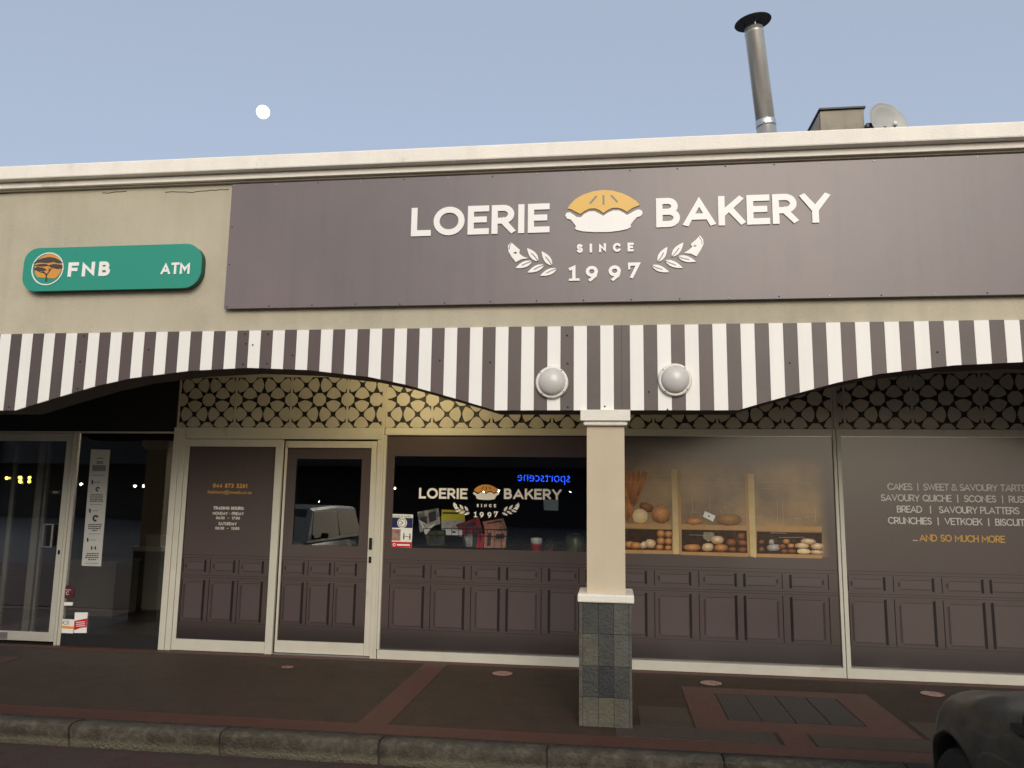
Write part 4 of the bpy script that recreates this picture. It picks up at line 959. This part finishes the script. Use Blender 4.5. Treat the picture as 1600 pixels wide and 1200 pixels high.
# ------------------------------------------------------------------ roof things
ch = empty('flue_pipe', (1.55, 7.5, 4.15), 'tall leaning steel flue pipe with a black cowl on the roof', 'chimney')
ax0 = Vector(((1.446+1.63)/2-.09, 7.5, 0)); 
def flue(z): return Vector((1.538-(z-5.26)*.083, 7.5, z))
mb = MB()
lean = Vector((-.083, 0, 1)).normalized(); mt = Vector((0, 0, 1)).rotation_difference(lean).to_matrix()
base = flue(4.15); H = (6.36-4.15)/lean.z
mb.lathe([(.092, 0), (.092, H-.06), (.096, H-.055), (.096, H-.045), (.092, H-.04), (.092, H), (.088, H)], base, 40, mtx=mt); mb.build('pipe', STEEL, ch)
hj = (5.34-4.15)/lean.z
MB().lathe([(.0935, hj-.045), (.099, hj-.03), (.097, hj-.01), (.100, hj+.012), (.0935, hj+.03)], base, 40, mtx=mt).build('taped_joint', STEEL2, ch)
MB().lathe([(.0942, .6), (.0942, hj-.046)], base, 40, mtx=mt).build('lower_sleeve', STEEL, ch)
top = flue(6.36)
mb = MB()
for k in range(3):
    a = R(90+120*k+180); q = top+mt @ Vector((.085*math.cos(a), .085*math.sin(a), -.05)); q2 = top+mt @ Vector((.085*math.cos(a), .085*math.sin(a), .09)); mb.tube([q, q2], .007, 6)
mb.build('cowl_strut', STEEL, ch)
tl = (Matrix.Rotation(R(-7), 3, 'Y') @ Matrix.Rotation(R(4), 3, 'X'))
MB().lathe([(.178, -.006), (.182, 0), (.178, .006), (.09, .045), (.004, .072)], top+mt @ Vector((.0, 0, .075)), 40, mtx=tl).build('cowl_disc', COWL, ch)
vb = empty('roof_vent_box', (2.0, 6.9, 4.48), 'squat grey roof vent box with a dark overhanging lid', 'vent')
mb = MB(); bm = mb.bm
lo = [(1.72, 6.8, 4.15), (2.225, 6.8, 4.15), (2.225, 7.5, 4.15), (1.55, 7.5, 4.15)]; hi = [(1.862, 6.8, 5.088), (2.232, 6.8, 5.094), (2.232, 7.25, 5.094), (1.862, 7.25, 5.088)]
lo[0] = (1.855, 6.8, 4.15)
V1 = [bm.verts.new(v) for v in lo]; V2 = [bm.verts.new(v) for v in hi]; bm.faces.new(V1[::-1]); bm.faces.new(V2)
for i in range(4): bm.faces.new((V1[i], V1[(i+1) % 4], V2[(i+1) % 4], V2[i]))
mb.build('vent_body', VENT, vb)
mb = MB(); a0 = at(1265, 203, 6.82); mb.prism([(1.765, 4.86), (1.851, 4.86), (1.858, 5.086)], 6.815, 7.2); mb.build('side_flashing', METALD, vb)
B('vent_lid', METALD, vb, 1.850, 2.244, 6.78, 7.28, 5.0965, 5.112)
ds = empty('satellite_dish', (2.42, 6.8, 4.48), 'pale grey satellite dish peeking over the parapet right of the vent box', 'satellite dish')
dm = [(.005, .0)]+[(.205*i/8, .055*(i/8)**2) for i in range(1, 9)]+[(.207, .050)]+[(.203*i/8, .075*(i/8)**2-.005) for i in range(7, 0, -1)]+[(.004, -.006)]
nrm = Vector((.42, -.88, .17)).normalized(); mt2 = Vector((0, 0, 1)).rotation_difference(nrm).to_matrix()
MB().lathe(dm, (2.42, 6.85, 4.945), 40, mtx=mt2).build('dish', DISH, ds)
mb = MB(); c = Vector((2.42, 6.85, 4.945)); mb.tube([c-nrm*.0, c-nrm*.08-Vector((0, 0, .05)), Vector((2.52, 6.95, 4.16))], .018, 8); mb.build('mast', METALD, ds)
MB().lathe([(.02, 0), (.022, .03), (.012, .04)], c+nrm*.10+Vector((.01, 0, -.06)), 12).build('receiver', LAMPR, ds)
mb = MB(); mb.tube([c+Vector((.02, 0, -.20)), c+nrm*.10+Vector((.01, 0, -.06))], .007, 6); mb.box(2.23, 2.30, 6.74, 6.80, 4.895, 4.93); mb.build('receiver_arm', METALD, ds)

# ------------------------------------------------------------------ moon
md = Vector((-.4005, .8042, .4392)).normalized()*2000
mb = MB(); bmesh.ops.create_uvsphere(mb.bm, u_segments=32, v_segments=16, radius=15.2)
for f in mb.bm.faces: f.smooth = True
bmesh.ops.translate(mb.bm, verts=mb.bm.verts, vec=md); mb.build('moon', MOON, None, label='small bright round moon in the pale blue evening sky', cat='moon')

# ------------------------------------------------------------------ cars
def car(name, loc, heading, P, label, W=.80, L=3.9, kind='hatch', shade=1):
    """car whose nose points along +Y before turning; local origin at the nose centre on the road"""
    o = empty(name, loc, label, 'car', rz=heading)
    def bld_(mb, nm, m, par=o):
        me = bpy.data.meshes.new(nm); bmesh.ops.recalc_face_normals(mb.bm, faces=mb.bm.faces); mb.bm.to_mesh(me); mb.bm.free(); me.materials.append(m)
        q = bpy.data.objects.new(nm, me); col.objects.link(q); q.parent = par; return q
    def interp(t, tab):
        for (a, va), (b, vb) in zip(tab, tab[1:]):
            if a <= t <= b: u = (t-a)/(b-a); u = u*u*(3-2*u); return va+(vb-va)*u
        return tab[-1][1] if t > tab[-1][0] else tab[0][1]
    wid = [(0, .42), (.05, .60), (.16, .78), (.32, .90), (.55, .98), (.9, 1.0), (3.2, 1.0), (3.6, .95), (L-.12, .86), (L, .70)]
    top = [(0, .46), (.06, .60), (.2, .72), (.5, .82), (.9, .88), (1.35, .92), (L-.9, .92), (L-.2, .88), (L, .60)]
    axles = (.78, L-.72); wr = .36
    st = sorted(set([0, .03, .08, .15, .24, .34]+[.42+.04*i for i in range(20)]+[1.3, 1.6, 2.0, 2.4, 2.7]+[L-.72-.38+.04*i for i in range(20)]+[L-.2, L-.1, L-.03, L]))
    mb = MB(); rings = []
    for t in st:
        w_ = W*interp(t, wid); zt_ = interp(t, top); lo_ = .20 if .12 < t < L-.1 else .30
        for a_ in axles:
            d = abs(t-a_)
            if d < wr: lo_ = max(lo_, .30+math.sqrt(wr*wr-d*d))
        sh_ = zt_-.06; f_ = .02*math.exp(-((t-axles[0])/.35)**2)
        prof_ = [(0, lo_), (.80, lo_), (1.0, lo_+.012), (1.015, min(sh_-.01, max(lo_+.03, .50))), (.985, max(lo_+.045, sh_-.12)), (.955, max(lo_+.055, sh_-.03)), (.88, max(lo_+.065, sh_+.035+f_)), (.72, max(lo_+.07, zt_+.012+f_)), (.55, max(lo_+.07, zt_+.004)), (.3, zt_+.028), (0, zt_+.035)]
        ring = [(k*w_, -t, z) for k, z in prof_]; ring += [(-x, y, z) for x, y, z in ring[-2:0:-1]]
        rings.append([mb.bm.verts.new(v) for v in ring])
    n = len(rings[0])
    for a, b in zip(rings, rings[1:]):
        for i in range(n): mb.bm.faces.new((a[i], a[(i+1) % n], b[(i+1) % n], b[i])).smooth = True
    mb.bm.faces.new(rings[0]); mb.bm.faces.new(rings[-1][::-1]); body = bld_(mb, 'body', P); sm_ = body.modifiers.new('smooth', 'SUBSURF'); sm_.levels = sm_.render_levels = 1
    # cabin
    zc = .90; zr = 1.40 if kind == 'hatch' else 1.55
    t0, t1, t2, t3 = (1.30, 1.95, L-.75, L-.18) if kind == 'hatch' else (1.25, 1.75, L-.35, L-.12)
    mb = MB(); cs = [(t0, zc, .93), (t1, zr-.04, .80), ((t1+t2)/2, zr, .80), (t2, zr-.03, .79), (t3, zc, .88)]
    def ringc(t, z, k): return [mb.bm.verts.new((s_*W*kk, -t, zz_)) for s_, kk, zz_ in ((-1, .95, zc-.02), (-1, k+.02, z-.05), (-1, k-.06, z), (0, .0001, z+.015), (1, k-.06, z), (1, k+.02, z-.05), (1, .95, zc-.02))]
    rg = [ringc(*c) for c in cs]
    for a, b in zip(rg, rg[1:]):
        for i in range(6): mb.bm.faces.new((a[i], a[i+1], b[i+1], b[i]))
    mb.bm.faces.new(rg[0]); mb.bm.faces.new(rg[-1][::-1]); bld_(mb, 'cabin', P)
    def pane(q, nm='side_window'):
        mb = MB(); mb.quad(*q); bld_(mb, nm, CARG)
    for s_ in (-1, 1):
        def sp(t, f):      # point on side glass plane
            zz_ = zc+.02+f*(zr-.10-zc); k = (.95*(1-f)+.82*f)*W+.006; return (s_*k, -t, zz_)
        d1 = (t1-t0)
        pane([sp(t0+.25, .05), sp((t1+t2)/2-.04, .05), sp((t1+t2)/2-.04, .92), sp(t1+.02, .92)])
        pane([sp((t1+t2)/2+.04, .05), sp(t2+.12, .05), sp(t2-.05, .92), sp((t1+t2)/2+.04, .92)])
    pane([(-W*.80, -(t0+.10), zc+.05), (W*.80, -(t0+.10), zc+.05), (W*.70, -(t1-.02)+.02, zr-.06), (-W*.70, -(t1-.02)+.02, zr-.06)], 'windscreen')
    pane([(-W*.75, -(t3-.0), zc+.12), (W*.75, -(t3-.0), zc+.12), (W*.68, -(t2+.06), zr-.05), (-W*.68, -(t2+.06), zr-.05)], 'rear_window')
    for a_ in axles:
        for s_ in (-1, 1):
            x_ = s_*W*.86
            mb = MB(); mb.lathe([(.20, -.09), (.29, -.09), (.305, -.07), (.305, .07), (.29, .09), (.20, .09)], (x_, -a_, .305), 36, 'X'); ty = bld_(mb, 'wheel', TYRE)
            mb = MB(); mb.lathe([(.03, -.06*s_+.0), (.19, -.05)][::1] if False else [(.205, .06*s_), (.195, .088*s_), (.15, .07*s_), (.06, .075*s_), (.02, .085*s_)], (x_, -a_, .305), 28, 'X'); bld_(mb, 'hubcap', RIM, ty)
            mb = MB(); mb.lathe([(.345, -.12), (.355, .0), (.345, .07)], (s_*W*.72, -a_, .31), 28, 'X'); bld_(mb, 'wheel_well', PLASTIC)
    for s_ in (-1, 1):
        mb = MB(); mb.lathe([(.085, -.02), (.085, .02), (.05, .045), (.005, .055)], (s_*W*.60, -.10, .52), 24, mtx=Matrix.Rotation(R(-78), 3, 'X')); bld_(mb, 'headlight', LENS)
        mb = MB(); mb.box(-.07, .07, -.04, .04, -.055, .055, .028); bmesh.ops.translate(mb.bm, verts=mb.bm.verts, vec=(s_*(W+.09), -(t0+.55), zc+.10))
        mb.tube([(s_*W*.92, -(t0+.55), zc+.03), (s_*(W+.07), -(t0+.55), zc+.07)], .018, 8); bld_(mb, 'wing_mirror', PLASTIC)
    mb = MB(); mb.tube([(-W*.80, -.30, .36), (-W*.72, -.12, .36), (-W*.45, -.0, .36), (0, .03, .36), (W*.45, -.0, .36), (W*.72, -.12, .36), (W*.80, -.30, .36)], .055, 10); bld_(mb, 'front_bumper', PLASTIC)
    mb = MB(); mb.tube([(-W*.9, -L+.25, .38), (-W*.7, -L+.02, .38), (0, -L-.02, .38), (W*.7, -L+.02, .38), (W*.9, -L+.25, .38)], .055, 10); bld_(mb, 'rear_bumper', PLASTIC)
    mb = MB()
    for s_ in (-1, 1): mb.tube([(s_*W*.74, -.22, interp(.22, top)-.01), (s_*W*.74, -.55, interp(.55, top)-.002), (s_*W*.74, -1.25, interp(1.25, top)-.002)], .004, 6)
    bld_(mb, 'bonnet_seam', PLASTIC)
    return o
car('parked_car', (2.42, 4.98, -.146), 0, CARP, 'dark dusty car parked nose to the kerb in the lower right corner')
car('parked_pickup', (-6.4, 3.2, -.146), 0, CARW, 'white closed pickup seen only as a reflection in the bakery door glass', W=.84, L=4.6, kind='van')

# ------------------------------------------------------------------ across the parking lot (seen as reflections)
ob = empty('opposite_building', (-25, -32, -.15), 'dark shop row across the parking lot seen only in reflections', 'building')
B('building_wall', BLDG, ob, -75, 3, -40, -32, -.15, 11); B('canopy', BLDG, ob, -75, 3, -31.9, -29, 3.3, 3.7)
ns = empty('neon_shop_sign', (-3.9, -30, 2.4), 'blue neon shop lettering mirrored in the top of the display window', 'neon sign')
fonttext('sportscene', 'neon_letters', NEON, ns, -3.88, 2.50, .78, -28.9, dep=.02, width=3.0, mirror=True, off=-.014)
def rl(px, py, Y=-28.8):
    d = AX[2]*F_PX+AX[0]*(px-800)-AX[1]*(py-600); d = d/d.y; s_ = Vector((0, 0, EYE))+d*S; t = S-Y
    return Vector((s_.x+d.x*t, Y, s_.z+d.z*t))
first = {}
LAB = ['single yellow lamp glint at the far left of the bank door glass', 'upper yellow glint of the first double lamp in the bank door', 'lower yellow glint of the first double lamp in the bank door',
       'upper yellow glint of the second double lamp, nearer the inner stile', 'lower yellow glint of the second double lamp, nearer the inner stile',
       'white lamp glint at the left edge of the bank pane', 'white lamp glint just left of the paper strip notice', 'white lamp glint right of the paper strip notice', 'white lamp glint close to the bakery door frame, in the bank pane',
       'faint lamp glint in the window of the bakery sliding door', 'white lamp glint at the left edge of the display window', 'white lamp glint left over the pie on the display window', 'white lamp glint right over the pie on the display window', 'tiny lamp glint beside the column in the display window']
for i, (px, py, y_) in enumerate([(10, 747, 1), (31, 746, 1), (31, 752, 1), (46, 746, 1), (46, 752, 1), (113, 757, 0), (128, 757, 0), (211, 759, 0), (225, 759, 0), (498, 784, 0), (617, 763, 0), (757, 766, 0), (780, 766, 0), (891, 769, 0)]):
    p = rl(px, py); r_ = .085 if px not in (498, 891) else .05
    if y_: r_ = .10
    if y_ not in first:
        o = empty('shop_row_lamp', p, 'small yellow lamp glinting in the bank door glass' if y_ else 'small white lamp glinting in the shop glass', 'lamp', 'yellow lamps reflected in the bank door' if y_ else 'white lamps reflected in the shop windows')
        MB().lathe([(.01, -1)]+[(math.cos(R(a)), math.sin(R(a))) for a in range(-70, 80, 20)]+[(.01, 1)], p, 12).build('bulb', BULBY if y_ else BULBW, o); first[y_] = o
        o.scale = (r_,)*3; o['label'] = LAB[i]
    else:
        o = copy_tree(first[y_]); o.location = p; o.scale = (r_,)*3; o['label'] = LAB[i]
# ceiling lamp under the canopy that lights the left lattice
cl2 = empty('canopy_ceiling_lamp', (-1.95, 7.0, 2.99), 'small ceiling lamp under the canopy hidden behind the striped fascia', 'lamp')
MB().lathe([(.11, -.0), (.11, -.02), (.09, -.05), (.03, -.06)], (-1.95, 7.0, 2.988), 24).build('lamp_cover', LAMPD, cl2)
pld = bpy.data.lights.new('canopy_lamp_light', 'POINT'); pld.energy = 34; pld.color = (1, .80, .42); pld.shadow_soft_size = .08
plo = bpy.data.objects.new('canopy_lamp_light', pld); col.objects.link(plo); plo.location = (0, 0, -.12); plo.parent = cl2
